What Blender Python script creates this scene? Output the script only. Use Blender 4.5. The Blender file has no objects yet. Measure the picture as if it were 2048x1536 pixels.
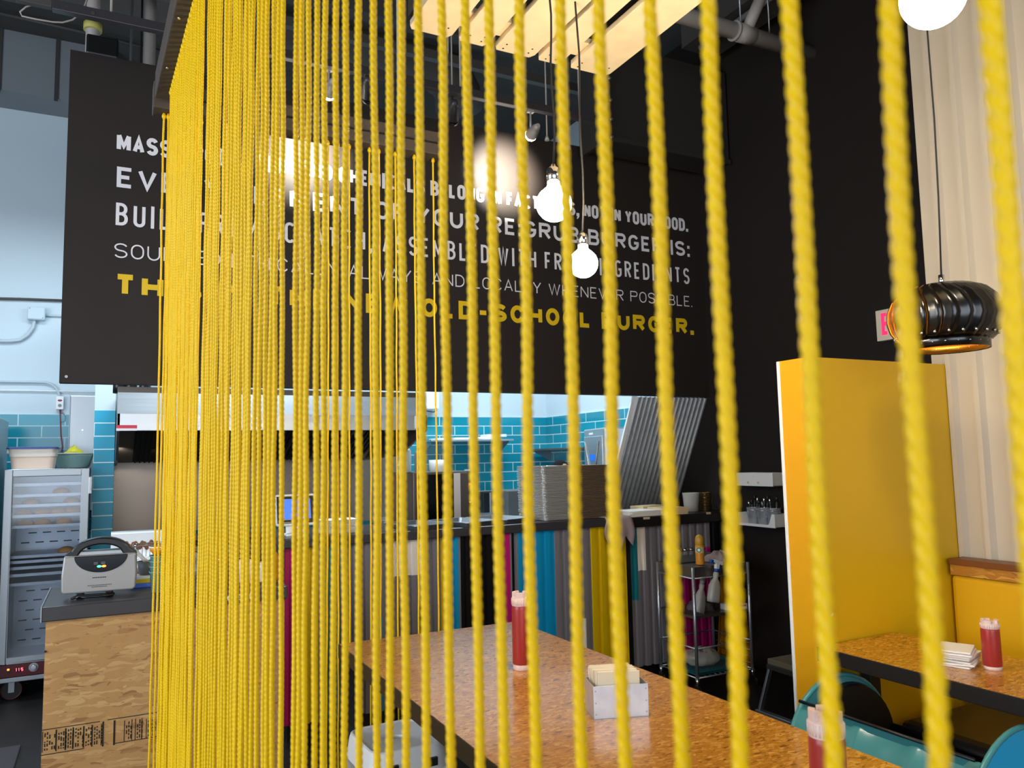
import bpy, bmesh, math, random
from mathutils import Matrix, Vector
random.seed(7)
PI = math.pi
S = bpy.context.scene
C = S.collection

# ------------------------------------------------------------------ camera
YAW, PITCH, ROLL, FPX, EYE = 0.47432697, 0.09478369, -0.02084447, 1568.69568, 1.42
def cam_axes():
    cy, sy, cp, sp = math.cos(YAW), math.sin(YAW), math.cos(PITCH), math.sin(PITCH)
    f = Vector((sy*cp, cy*cp, sp)); r0 = Vector((cy, -sy, 0)); u0 = r0.cross(f)
    cr, sr = math.cos(ROLL), math.sin(ROLL)
    return r0*cr + u0*sr, -r0*sr + u0*cr, f
RIGHT, UP, FWD = cam_axes()
EYEP = Vector((0, 0, EYE))
cd = bpy.data.cameras.new('camera'); cam = bpy.data.objects.new('camera', cd); C.objects.link(cam)
cd.sensor_width = 36.0; cd.lens = 36.0*FPX/2048; cd.clip_start = 0.02
cam.matrix_world = Matrix(((RIGHT.x, UP.x, -FWD.x, 0), (RIGHT.y, UP.y, -FWD.y, 0), (RIGHT.z, UP.z, -FWD.z, EYE), (0, 0, 0, 1)))
cd.dof.use_dof = True; cd.dof.focus_distance = 3.3; cd.dof.aperture_fstop = 8.0
S.camera = cam
def at(px, py, ax, val):
    """photo pixel -> point where its line of sight meets the plane ax = val"""
    d = FWD*FPX + RIGHT*(px-1024) - UP*(py-768)
    i = 'XYZ'.index(ax)
    return EYEP + d*((val-EYEP[i])/d[i])

# ------------------------------------------------------------------ light and exposure
S.view_settings.view_transform = 'Standard'; S.view_settings.look = 'None'
S.view_settings.exposure = 0.0; S.view_settings.gamma = 1.0; S.view_settings.use_curve_mapping = False
W = bpy.data.worlds.new('room_air'); S.world = W; W.use_nodes = True
W.node_tree.nodes['Background'].inputs[0].default_value = (0.62, 0.75, 0.95, 1)
W.node_tree.nodes['Background'].inputs[1].default_value = 0.16
def area(name, loc, look, sx, sy, power, col, spread=PI):
    l = bpy.data.lights.new(name, 'AREA'); l.shape = 'RECTANGLE'; l.size = sx; l.size_y = sy
    l.energy = power; l.color = col; l.spread = spread
    o = bpy.data.objects.new(name, l); C.objects.link(o); o.location = loc
    o.rotation_euler = (Vector(look)-Vector(loc)).to_track_quat('-Z', 'Y').to_euler(); return o
def spot(name, loc, look, power, col, ang, blend=.4, rad=.03):
    l = bpy.data.lights.new(name, 'SPOT'); l.energy = power; l.color = col; l.spot_size = ang; l.spot_blend = blend; l.shadow_soft_size = rad
    o = bpy.data.objects.new(name, l); C.objects.link(o); o.location = loc
    o.rotation_euler = (Vector(look)-Vector(loc)).to_track_quat('-Z', 'Y').to_euler(); return o
def bulb_light(name, loc, power, col, rad):
    l = bpy.data.lights.new(name, 'POINT'); l.energy = power; l.color = col; l.shadow_soft_size = rad
    o = bpy.data.objects.new(name, l); C.objects.link(o); o.location = loc; return o
COOL = (0.74, 0.90, 1.0); DAY = (0.80, 0.89, 1.0); WARM = (1.0, 0.76, 0.45)
area('shopfront_window_daylight', (-0.3, -2.8, 1.75), (0.7, 3.0, 1.2), 4.0, 2.3, 112, DAY)
area('side_window_daylight', (-3.7, 1.7, 2.0), (0.8, 3.7, 1.1), 3.0, 2.4, 200, DAY)
area('kitchen_tube_light', (-0.7, 5.3, 3.3), (-0.7, 5.5, 0), 1.2, 0.3, 32, COOL)
area('kitchen_tube_light', (1.0, 4.95, 3.2), (1.0, 5.1, 0), 1.4, 0.3, 62, COOL)
area('kitchen_tube_light', (3.0, 5.7, 3.2), (3.0, 5.75, 0), 1.4, 0.3, 55, COOL)

# ------------------------------------------------------------------ helpers
def lin(c):
    return tuple((v/12.92 if v <= .04045 else ((v+.055)/1.055)**2.4) for v in c)
def rgb(h):
    h = h.lstrip('#'); return lin(tuple(int(h[i:i+2], 16)/255 for i in (0, 2, 4))) + (1,)

class MB:
    """collects shapes into one mesh"""
    def __init__(s): s.v = []; s.f = []; s.sm = []; s.M = None
    def add(s, vs, fs, smooth=False):
        b = len(s.v); M = s.M
        for p in vs:
            p = Vector(p); s.v.append(M @ p if M else p)
        for f in fs: s.f.append([b+i for i in f]); s.sm.append(smooth)
        return s
    def box(s, x0, x1, y0, y1, z0, z1):
        vs = [(x, y, z) for z in (z0, z1) for y in (y0, y1) for x in (x0, x1)]
        return s.add(vs, [(0, 2, 3, 1), (4, 5, 7, 6), (0, 1, 5, 4), (2, 6, 7, 3), (0, 4, 6, 2), (1, 3, 7, 5)])
    def cyl(s, p0, p1, r0, r1=None, n=16, caps=True, smooth=True):
        r1 = r0 if r1 is None else r1
        p0, p1 = Vector(p0), Vector(p1); d = (p1-p0).normalized()
        a = d.orthogonal().normalized(); b = d.cross(a)
        ring = lambda p, r: [p + a*(r*math.cos(2*PI*i/n)) + b*(r*math.sin(2*PI*i/n)) for i in range(n)]
        s.add(ring(p0, r0)+ring(p1, r1), [(i, (i+1) % n, n+(i+1) % n, n+i) for i in range(n)], smooth)
        if caps:
            if r0 > 1e-5: s.add(ring(p0, r0), [tuple(range(n))[::-1]])
            if r1 > 1e-5: s.add(ring(p1, r1), [tuple(range(n))])
        return s
    def tube(s, pts, r, n=8, closed=False):
        P = [Vector(p) for p in pts]; m = len(P); vs = []
        a = None
        for i, p in enumerate(P):
            q0 = P[(i-1) % m] if closed or i > 0 else P[i]; q1 = P[(i+1) % m] if closed or i < m-1 else P[i]
            d = (q1-q0).normalized()
            a = d.orthogonal().normalized() if a is None else (a - d*a.dot(d)).normalized()
            b = d.cross(a); rr = r[i] if isinstance(r, (list, tuple)) else r
            vs += [p + a*(rr*math.cos(2*PI*k/n)) + b*(rr*math.sin(2*PI*k/n)) for k in range(n)]
        fs = []
        for i in range(m if closed else m-1):
            j = (i+1) % m
            fs += [(i*n+k, i*n+(k+1) % n, j*n+(k+1) % n, j*n+k) for k in range(n)]
        if not closed: fs += [tuple(range(n))[::-1], tuple((m-1)*n+k for k in range(n))]
        return s.add(vs, fs, True)
    def lathe(s, prof, n=24, c=(0, 0, 0), smooth=True, caps=True):
        m = len(prof); vs = []
        for r, z in prof: vs += [(c[0]+r*math.cos(2*PI*k/n), c[1]+r*math.sin(2*PI*k/n), c[2]+z) for k in range(n)]
        fs = [(i*n+k, i*n+(k+1) % n, (i+1)*n+(k+1) % n, (i+1)*n+k) for i in range(m-1) for k in range(n)]
        s.add(vs, fs, smooth)
        if caps:
            if prof[0][0] > 1e-4: s.add(vs[:n], [tuple(range(n))[::-1]])
            if prof[-1][0] > 1e-4: s.add(vs[-n:], [tuple(range(n))])
        return s
    def prism(s, poly, a0, a1, plane='xz', smooth=False):
        n = len(poly)
        put = {'xz': lambda u, v, a: (u, a, v), 'yz': lambda u, v, a: (a, u, v), 'xy': lambda u, v, a: (u, v, a)}[plane]
        vs = [put(u, v, a0) for u, v in poly] + [put(u, v, a1) for u, v in poly]
        s.add(vs, [(i, (i+1) % n, n+(i+1) % n, n+i) for i in range(n)], smooth)
        return s.add(vs, [tuple(range(n))[::-1], tuple(range(n, 2*n))])
    def ell(s, c, r, n=20, m=12, z0=-1.0, z1=1.0):
        c = Vector(c); a0, a1 = math.asin(z0), math.asin(z1)
        prof = [(math.cos(a0+(a1-a0)*i/m), math.sin(a0+(a1-a0)*i/m)) for i in range(m+1)]
        vs = [(c.x+r[0]*p*math.cos(2*PI*k/n), c.y+r[1]*p*math.sin(2*PI*k/n), c.z+r[2]*q) for p, q in prof for k in range(n)]
        return s.add(vs, [(i*n+k, i*n+(k+1) % n, (i+1)*n+(k+1) % n, (i+1)*n+k) for i in range(m) for k in range(n)], True)
    def quad(s, a, b, c, d): return s.add([a, b, c, d], [(0, 1, 2, 3)])
    def mesh(s, name):
        me = bpy.data.meshes.new(name); me.from_pydata([tuple(p) for p in s.v], [], s.f)
        me.polygons.foreach_set('use_smooth', s.sm)
        bm = bmesh.new(); bm.from_mesh(me); bmesh.ops.remove_doubles(bm, verts=bm.verts, dist=1e-5)
        bmesh.ops.recalc_face_normals(bm, faces=bm.faces); bm.to_mesh(me); bm.free()
        me.update(); return me
    def obj(s, name, mat, parent=None, bevel=0, label=None, solid=0):
        me = s.mesh(name); me.materials.append(mat)
        o = bpy.data.objects.new(name, me); C.objects.link(o)
        if parent: o.parent = parent
        if solid:
            m = o.modifiers.new('thick', 'SOLIDIFY'); m.thickness = solid; m.offset = 0
        if bevel:
            m = o.modifiers.new('edge', 'BEVEL'); m.width = bevel; m.segments = 2; m.limit_method = 'ANGLE'; m.angle_limit = .7
        if label: o['label'] = label
        return o
def rotz(a, loc=(0, 0, 0)): return Matrix.Translation(loc) @ Matrix.Rotation(a, 4, 'Z')
def tag(o, label, cat, group=None, kind=None):
    o['label'] = label; o['category'] = cat
    if group: o['group'] = group
    if kind: o['kind'] = kind
    return o
def thing(name, label, cat, loc=(0, 0, 0), rz=0, group=None):
    o = bpy.data.objects.new(name, None); C.objects.link(o); o.location = loc; o.rotation_euler = (0, 0, rz); o.empty_display_size = .05
    return tag(o, label, cat, group)
def struct(mb, name, mat, **k):
    o = mb.obj(name, mat, **k); o['kind'] = 'structure'; return o
def dup(root, loc, rz=None, label=None, group=None):
    r = root.copy(); C.objects.link(r); r.location = loc
    if rz is not None: r.rotation_euler = (0, 0, rz)
    if label: r['label'] = label
    if group: r['group'] = group
    for ch in list(root.children):
        c = ch.copy(); C.objects.link(c); c.parent = r
        for g in list(ch.children):
            d = g.copy(); C.objects.link(d); d.parent = c
    return r
def B(*a): return MB().box(*a)
ORD = ['first', 'second', 'third', 'fourth', 'fifth', 'sixth', 'seventh', 'eighth', 'ninth', 'tenth', 'eleventh', 'twelfth', 'thirteenth', 'fourteenth', 'fifteenth',
       'sixteenth', 'seventeenth', 'eighteenth', 'nineteenth', 'twentieth', 'twenty-first', 'twenty-second', 'twenty-third', 'twenty-fourth', 'twenty-fifth', 'twenty-sixth', 'twenty-seventh', 'twenty-eighth', 'twenty-ninth', 'thirtieth']

# ------------------------------------------------------------------ materials
def mat(name, col, rough=.5, metal=0.0, spec=.5, emit=None, estr=0, alpha=1, coat=0, trans=0, bump=None, var=0, vscale=8.0, sub=0):
    m = bpy.data.materials.new(name); m.use_nodes = True; nt = m.node_tree; b = nt.nodes['Principled BSDF']
    col = rgb(col) if isinstance(col, str) else tuple(col)
    b.inputs['Base Color'].default_value = col; b.inputs['Roughness'].default_value = rough; b.inputs['Metallic'].default_value = metal
    b.inputs['Specular IOR Level'].default_value = spec; b.inputs['Coat Weight'].default_value = coat; b.inputs['Coat Roughness'].default_value = .12
    b.inputs['Transmission Weight'].default_value = trans; b.inputs['Alpha'].default_value = alpha
    if sub: b.inputs['Subsurface Weight'].default_value = sub; b.inputs['Subsurface Radius'].default_value = (.01, .008, .006)
    if emit: b.inputs['Emission Color'].default_value = rgb(emit) if isinstance(emit, str) else emit; b.inputs['Emission Strength'].default_value = estr
    tc = nt.nodes.new('ShaderNodeTexCoord')
    if var or bump:
        n = nt.nodes.new('ShaderNodeTexNoise'); n.inputs['Scale'].default_value = vscale; n.inputs['Detail'].default_value = 5
        nt.links.new(tc.outputs['Object'], n.inputs['Vector'])
        if var:
            r = nt.nodes.new('ShaderNodeMapRange'); r.inputs['To Min'].default_value = 1-var; r.inputs['To Max'].default_value = 1+var
            nt.links.new(n.outputs['Fac'], r.inputs['Value'])
            mx = nt.nodes.new('ShaderNodeVectorMath'); mx.operation = 'SCALE'; mx.inputs[0].default_value = col[:3]
            nt.links.new(r.outputs[0], mx.inputs['Scale']); nt.links.new(mx.outputs[0], b.inputs['Base Color'])
        if bump:
            bp = nt.nodes.new('ShaderNodeBump'); bp.inputs['Strength'].default_value = bump; bp.inputs['Distance'].default_value = .004
            nt.links.new(n.outputs['Fac'], bp.inputs['Height']); nt.links.new(bp.outputs[0], b.inputs['Normal'])
    return m
def nd(nt, t, **k):
    n = nt.nodes.new(t)
    for a, v in k.items(): setattr(n, a, v)
    return n
def brushed(name, col, rough=.3, axis=2, streak=.05):
    """brushed steel: noise stretched along one axis varies roughness and colour"""
    m = mat(name, col, rough, .85); nt = m.node_tree; b = nt.nodes['Principled BSDF']
    tc = nd(nt, 'ShaderNodeTexCoord'); mp = nd(nt, 'ShaderNodeMapping'); sc = [60, 60, 60]; sc[axis] = 1.5
    mp.inputs['Scale'].default_value = sc; n = nd(nt, 'ShaderNodeTexNoise'); n.inputs['Scale'].default_value = 2; n.inputs['Detail'].default_value = 3
    nt.links.new(tc.outputs['Object'], mp.inputs[0]); nt.links.new(mp.outputs[0], n.inputs['Vector'])
    r = nd(nt, 'ShaderNodeMapRange'); r.inputs['To Min'].default_value = rough-streak; r.inputs['To Max'].default_value = rough+streak
    nt.links.new(n.outputs['Fac'], r.inputs['Value']); nt.links.new(r.outputs[0], b.inputs['Roughness']); return m
def osb(name, base, light, dark, gloss=.5, coat=0.0, uv='xz', scale=1.0, angs=(.12, -.5, .75), sl=.66, asp=(9, 42)):
    """oriented strand board: stretched random flakes at several angles plus dark slivers"""
    m = bpy.data.materials.new(name); m.use_nodes = True; nt = m.node_tree; b = nt.nodes['Principled BSDF']
    tc = nd(nt, 'ShaderNodeTexCoord'); sp = nd(nt, 'ShaderNodeSeparateXYZ'); cb = nd(nt, 'ShaderNodeCombineXYZ')
    nt.links.new(tc.outputs['Object'], sp.inputs[0])
    ax = {'xz': (0, 2), 'xy': (0, 1), 'yz': (1, 2)}[uv]
    nt.links.new(sp.outputs[ax[0]], cb.inputs[0]); nt.links.new(sp.outputs[ax[1]], cb.inputs[1])
    wn = nd(nt, 'ShaderNodeTexNoise'); wn.inputs['Scale'].default_value = 7*scale; wn.inputs['Detail'].default_value = 2
    nt.links.new(cb.outputs[0], wn.inputs['Vector'])
    wv = nd(nt, 'ShaderNodeVectorMath', operation='SCALE'); wv.inputs['Scale'].default_value = .05/scale; nt.links.new(wn.outputs['Color'], wv.inputs[0])
    av = nd(nt, 'ShaderNodeVectorMath', operation='ADD'); nt.links.new(cb.outputs[0], av.inputs[0]); nt.links.new(wv.outputs[0], av.inputs[1])
    prev = None
    for i, (ang, sx, sy) in enumerate(((angs[0], asp[0], asp[1]), (angs[1], asp[0]*1.2, asp[1]*1.1), (angs[2], asp[0]*1.3, asp[1]*1.2))):
        mp = nd(nt, 'ShaderNodeMapping'); mp.inputs['Rotation'].default_value = (0, 0, ang); mp.inputs['Scale'].default_value = (sx*scale, sy*scale, 1)
        nt.links.new(av.outputs[0], mp.inputs[0])
        v = nd(nt, 'ShaderNodeTexVoronoi'); v.inputs['Scale'].default_value = 1; v.inputs['Randomness'].default_value = 1; nt.links.new(mp.outputs[0], v.inputs['Vector'])
        sx_ = nd(nt, 'ShaderNodeSeparateColor'); nt.links.new(v.outputs['Color'], sx_.inputs[0])
        if prev is None: prev = sx_.outputs[0]
        else:
            mx = nd(nt, 'ShaderNodeMix'); pick = nd(nt, 'ShaderNodeMath', operation='GREATER_THAN'); pick.inputs[1].default_value = .55
            nt.links.new(sx_.outputs[1], pick.inputs[0]); nt.links.new(pick.outputs[0], mx.inputs[0]); nt.links.new(prev, mx.inputs[2]); nt.links.new(sx_.outputs[0], mx.inputs[3]); prev = mx.outputs[0]
    cr = nd(nt, 'ShaderNodeValToRGB'); e = cr.color_ramp.elements
    e[0].position = 0; e[0].color = rgb(dark); e[1].position = 1; e[1].color = rgb(light)
    for p, c in ((.13, base), (.62, base)):
        x = e.new(p); x.color = rgb(c)
    nt.links.new(prev, cr.inputs[0])
    sn = nd(nt, 'ShaderNodeTexNoise'); sn.inputs['Scale'].default_value = 1; sn.inputs['Detail'].default_value = 2; mp = nd(nt, 'ShaderNodeMapping')
    mp.inputs['Rotation'].default_value = (0, 0, -.5); mp.inputs['Scale'].default_value = (22*scale, 130*scale, 1); nt.links.new(av.outputs[0], mp.inputs[0]); nt.links.new(mp.outputs[0], sn.inputs['Vector'])
    th = nd(nt, 'ShaderNodeMapRange'); th.inputs['From Min'].default_value = sl; th.inputs['From Max'].default_value = sl+.05; nt.links.new(sn.outputs['Fac'], th.inputs['Value'])
    mx = nd(nt, 'ShaderNodeMix', data_type='RGBA'); mx.inputs[7].default_value = rgb(dark); nt.links.new(th.outputs[0], mx.inputs[0]); nt.links.new(cr.outputs[0], mx.inputs[6])
    nt.links.new(mx.outputs[2], b.inputs['Base Color'])
    b.inputs['Roughness'].default_value = gloss; b.inputs['Coat Weight'].default_value = coat; b.inputs['Coat Roughness'].default_value = .08
    return m
def tiles(name, uv, col, mortar, bw, rh, z0=0.0, x0=0.0, ro=.12):
    m = mat(name, col, ro, 0); nt = m.node_tree; b = nt.nodes['Principled BSDF']
    tc = nd(nt, 'ShaderNodeTexCoord'); sp = nd(nt, 'ShaderNodeSeparateXYZ'); cb = nd(nt, 'ShaderNodeCombineXYZ'); nt.links.new(tc.outputs['Object'], sp.inputs[0])
    ax = {'xz': (0, 2), 'yz': (1, 2)}[uv]
    nt.links.new(sp.outputs[ax[0]], cb.inputs[0]); nt.links.new(sp.outputs[ax[1]], cb.inputs[1])
    mp = nd(nt, 'ShaderNodeMapping'); mp.inputs['Location'].default_value = (-x0, -z0, 0); nt.links.new(cb.outputs[0], mp.inputs[0])
    br = nd(nt, 'ShaderNodeTexBrick'); br.inputs['Scale'].default_value = 1; br.inputs['Brick Width'].default_value = bw; br.inputs['Row Height'].default_value = rh
    br.inputs['Mortar Size'].default_value = .0035; br.inputs['Mortar Smooth'].default_value = 0; br.inputs['Bias'].default_value = 0
    c = rgb(col); br.inputs['Color1'].default_value = c; br.inputs['Color2'].default_value = tuple(v*.86 for v in c[:3])+(1,); br.inputs['Mortar'].default_value = rgb(mortar)
    nt.links.new(mp.outputs[0], br.inputs['Vector']); nt.links.new(br.outputs['Color'], b.inputs['Base Color'])
    r = nd(nt, 'ShaderNodeMapRange'); r.inputs['To Min'].default_value = ro; r.inputs['To Max'].default_value = .7
    nt.links.new(br.outputs['Fac'], r.inputs['Value']); nt.links.new(r.outputs[0], b.inputs['Roughness'])
    bp = nd(nt, 'ShaderNodeBump', invert=True); bp.inputs['Strength'].default_value = .5; bp.inputs['Distance'].default_value = .002
    nt.links.new(br.outputs['Fac'], bp.inputs['Height']); nt.links.new(bp.outputs[0], b.inputs['Normal']); return m
def glass(name, tint=(.9, .95, 1, 1), refl=.12):
    m = bpy.data.materials.new(name); m.use_nodes = True; nt = m.node_tree; nt.nodes.remove(nt.nodes['Principled BSDF'])
    out = nt.nodes['Material Output']; t = nd(nt, 'ShaderNodeBsdfTransparent'); t.inputs[0].default_value = tint
    g = nd(nt, 'ShaderNodeBsdfGlossy'); g.inputs['Roughness'].default_value = .08; fr = nd(nt, 'ShaderNodeFresnel'); fr.inputs[0].default_value = 1.5
    ad = nd(nt, 'ShaderNodeMath', operation='ADD'); ad.inputs[1].default_value = refl; nt.links.new(fr.outputs[0], ad.inputs[0])
    mx = nd(nt, 'ShaderNodeMixShader'); nt.links.new(ad.outputs[0], mx.inputs[0]); nt.links.new(t.outputs[0], mx.inputs[1]); nt.links.new(g.outputs[0], mx.inputs[2]); nt.links.new(mx.outputs[0], out.inputs[0]); return m
def clear_plastic(name, col, a=.45, rough=.25): return mat(name, col, rough, 0, alpha=a)

M = dict(
    rope=mat('yellow_rope_fibre', '#f1c202', .42, spec=.28, var=.12, vscale=60),
    black=mat('matt_black_paint', '#1f1815', .7, spec=.3, var=.1, vscale=3),
    banner=mat('black_banner_cloth', '#2a2320', .6, spec=.35, var=.08, vscale=5),
    blackplastic=mat('black_plastic', '#121214', .35), blackgloss=mat('black_gloss', '#0d0e12', .15),
    ceiling=mat('dark_painted_ceiling', '#3c3a38', .85, var=.12, vscale=2), sqduct=mat('blackish_painted_duct', '#2f2c2a', .6), duct=mat('dark_painted_duct', '#45423f', .6),
    white_wall=mat('white_wall_paint', '#c6d4dc', .7, var=.03, vscale=2), white=mat('white_paint', '#efefee', .45),
    vinyl_white=mat('white_vinyl', '#f2eef2', .5), vinyl_yellow=mat('yellow_vinyl', '#f3c814', .5),
    corr_white=mat('white_corrugated_metal', '#cdbfaa', .3, spec=.6),
    yellow=mat('yellow_painted_board', '#e3b312', .35, spec=.5), yellow_end=mat('orange_yellow_edge_band', '#e6a508', .4),
    cushion=mat('yellow_vinyl_cushion', '#e3a904', .42), darkseat=mat('dark_vinyl_seat', '#141213', .45),
    steel=brushed('brushed_steel', '#c2c6ca', .36), steel_h=brushed('brushed_steel_horizontal', '#d0d4d8', .38, 0), darksteel=brushed('dull_steel', '#8a8078', .4), splash=brushed('brownish_steel_splashback', '#9d928a', .42), panlight=mat('light_pan_metal', '#cfcac2', .38, .45), pan_warm_refl=mat('pan_metal_painted_warm_reflection', '#8c735c', .42, .35),  # last one: plain pan metal with warm reflected light painted in as brown
    alu=mat('aluminium', '#a7acb0', .38, .9), chrome=mat('chrome', '#d9d9d9', .12, 1.0), galv=mat('galvanised_metal', '#d3d8df', .36, .7, var=.25, vscale=22),
    concrete=mat('kitchen_concrete', '#55575a', .6, var=.2, vscale=6), floor=mat('black_floor', '#1b1817', .5, var=.2, vscale=4),
    kick=mat('black_kick_board', '#0d0b0c', .5), lam=mat('black_laminate', '#39363a', .34, spec=.55), lam_b=mat('dark_brown_laminate', '#1c1714', .4),
    magenta=mat('magenta_corrugated_metal', '#c0186c', .33), cyan=mat('blue_corrugated_metal', '#0c95c4', .33), teal=mat('teal_corrugated_metal', '#12707a', .36),
    cy=mat('yellow_corrugated_metal', '#dcb400', .36), cgrey=mat('grey_corrugated_metal', '#7c767b', .36), ckblack=mat('black_corrugated_metal', '#141214', .3), cwhite=mat('cream_corrugated_metal', '#ece2d6', .4),
    osb_t=osb('varnished_strand_board_top', '#b97a20', '#dda243', '#7d4a12', .27, .3, 'xy', 2.8, (.2, -.9, 1.3), .61, (17, 46)), osb_f=osb('raw_strand_board', '#b88c56', '#caa46c', '#97693e', .6, 0, 'xz', 1.5, (.15, -.7, .9), .66),
    osb_r=osb('strand_board_rail', '#b1721f', '#d59a3c', '#5c3009', .45, .3, 'yz', 1.2), brownwood=mat('brown_wood', '#7a4317', .4, var=.2, vscale=20),
    pine=mat('raw_pallet_pine', '#efd9b2', .65, var=.14, vscale=14), beamwood=mat('dark_stained_wood', '#4a3f35', .7, var=.3, vscale=18, bump=.3),
    bulb3=mat('lit_large_bulb_glass', '#ffffff', .3, emit=(1, .86, .62, 1), estr=105), lampcore=mat('lit_lamp_core', '#ffffff', .3, emit=(1, .8, .5, 1), estr=16), bulb=mat('lit_bulb_glass', '#ffffff', .3, emit=(1, .85, .60, 1), estr=200), gold=mat('gold_lamp_lining', '#d39a38', .35, .9), lampblack=mat('black_lamp_enamel', '#120f0d', .22, spec=.7),
    ketchup=mat('red_ketchup_in_plastic', '#a8322c', .32, sub=.1), bottlecap=mat('clear_pinkish_bottle_cap', '#e9c9bd', .35), paper=mat('white_paper', '#f3ece2', .8), beigepaper=mat('beige_paper', '#d8bd92', .8), napkin=mat('kraft_white_napkin', '#f0dfc0', .85),
    tealmetal=mat('teal_barrel_enamel', '#4c979a', .25, spec=.6), bluedisc=mat('bright_blue_enamel', '#35b8ea', .3),
    cloth=mat('greyish_pink_cloth', '#a3908f', .9, bump=.4, vscale=40), cloth_d=mat('dark_grey_cloth', '#5e5358', .9, bump=.4, vscale=40),
    tub=mat('milky_plastic_tub', '#e7ddd0', .35), tubfill=mat('pale_pink_tub_filling', '#e2c9b6', .5), lid=mat('dark_blue_lid', '#2b3f7a', .4), bowl=mat('pale_teal_bowl', '#8fb4b0', .35), bowl_w=mat('greyish_white_bowl', '#c9c7c0', .4), bagyellow=mat('yellow_green_plastic_bag', '#d2c62c', .35),
    glass=glass('cabinet_door_glass', (.90, .93, .97, 1), .015), glassd=glass('oven_door_glass', (.15, .15, .17, 1), .06), bun=mat('burger_bun_crust', '#c98a3a', .5, var=.2, vscale=30), redpanel=mat('dark_red_control_panel', '#4a1216', .3),
    led_r=mat('red_led', '#ff2030', .4, emit=(1, .05, .08, 1), estr=6), led_g=mat('green_led', '#30ff90', .4, emit=(.1, 1, .4, 1), estr=2), led_o=mat('orange_led', '#ff5010', .4, emit=(1, .2, .03, 1), estr=4), screen=mat('lit_blue_screen', '#2b60e0', .2, emit=(.06, .2, .95, 1), estr=.9), lcd=mat('blue_lcd', '#1c5fc0', .2, emit=(.03, .15, .6, 1), estr=.6),
    toaster=mat('silver_grey_plastic', '#a09d9b', .32, .25), sticker=mat('red_sticker', '#d23a50', .5), ink=mat('black_print_ink', '#1a1712', .7), greyprint=mat('grey_print', '#8a8a90', .6),
    cup_t=mat('teal_plastic_cup', '#6e9a97', .35), goldcap=mat('golden_cap', '#c9982f', .35), orange=mat('orange_plastic', '#e0912a', .4), blue=mat('blue_plastic', '#1450a0', .35), lblue=mat('light_blue_card', '#4d74d6', .6), yellowcard=mat('yellow_card', '#dcc30e', .6),
    clear=clear_plastic('translucent_plastic', '#d9d4c6', .5), frosted=clear_plastic('frosted_bottle_plastic', '#c9c6bd', .75), jar=clear_plastic('jar_glass', '#9aa09a', .4, .05),
    skin=mat('skin', '#b98a6c', .5, sub=.1), hair=mat('dark_hair', '#120d0c', .85, spec=.15), beam_l=mat('grey_painted_ceiling_beam', '#7b8186', .8), shirt=mat('black_work_shirt', '#17171a', .8), exit=mat('exit_sign_face', '#e8decb', .4), exit_r=mat('lit_red_exit_letters', '#ff2060', .4, emit=(1, .03, .13, 1), estr=1.1),
    spotw=mat('lit_spot_lens', '#ffffff', .3, emit=(1, .95, .85, 1), estr=40), pvc=mat('grey_white_pipe', '#a39c96', .45), conduit=mat('wall_conduit', '#b9c6cc', .5), ring=mat('yellow_pipe_ring', '#b8b05a', .6), red=mat('red_cable', '#8c3a3c', .5),
    copper=mat('hammered_metal_cup', '#a88a58', .25, .95, bump=1.0, vscale=90), wet=mat('yellow_sign_plastic', '#d98a00', .45), greybox=mat('grey_plastic', '#5c6263', .5), greenl=mat('green_label', '#1d8c33', .5), gripblack=mat('black_tread', '#222120', .8), cork=mat('wood_fibre_top', '#6a5d48', .8),
    tile_b=tiles('teal_wall_tile', 'xz', '#1b90a6', '#c4dcdf', .305, .0885, 1.826), tile_r=tiles('teal_wall_tile_side', 'yz', '#1b90a6', '#c4dcdf', .305, .0885, 1.826), tile_c=tiles('teal_pillar_tile', 'xz', '#2aa0c0', '#d7eef0', .60, .092, 1.82, -.40, .4),
)

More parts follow.
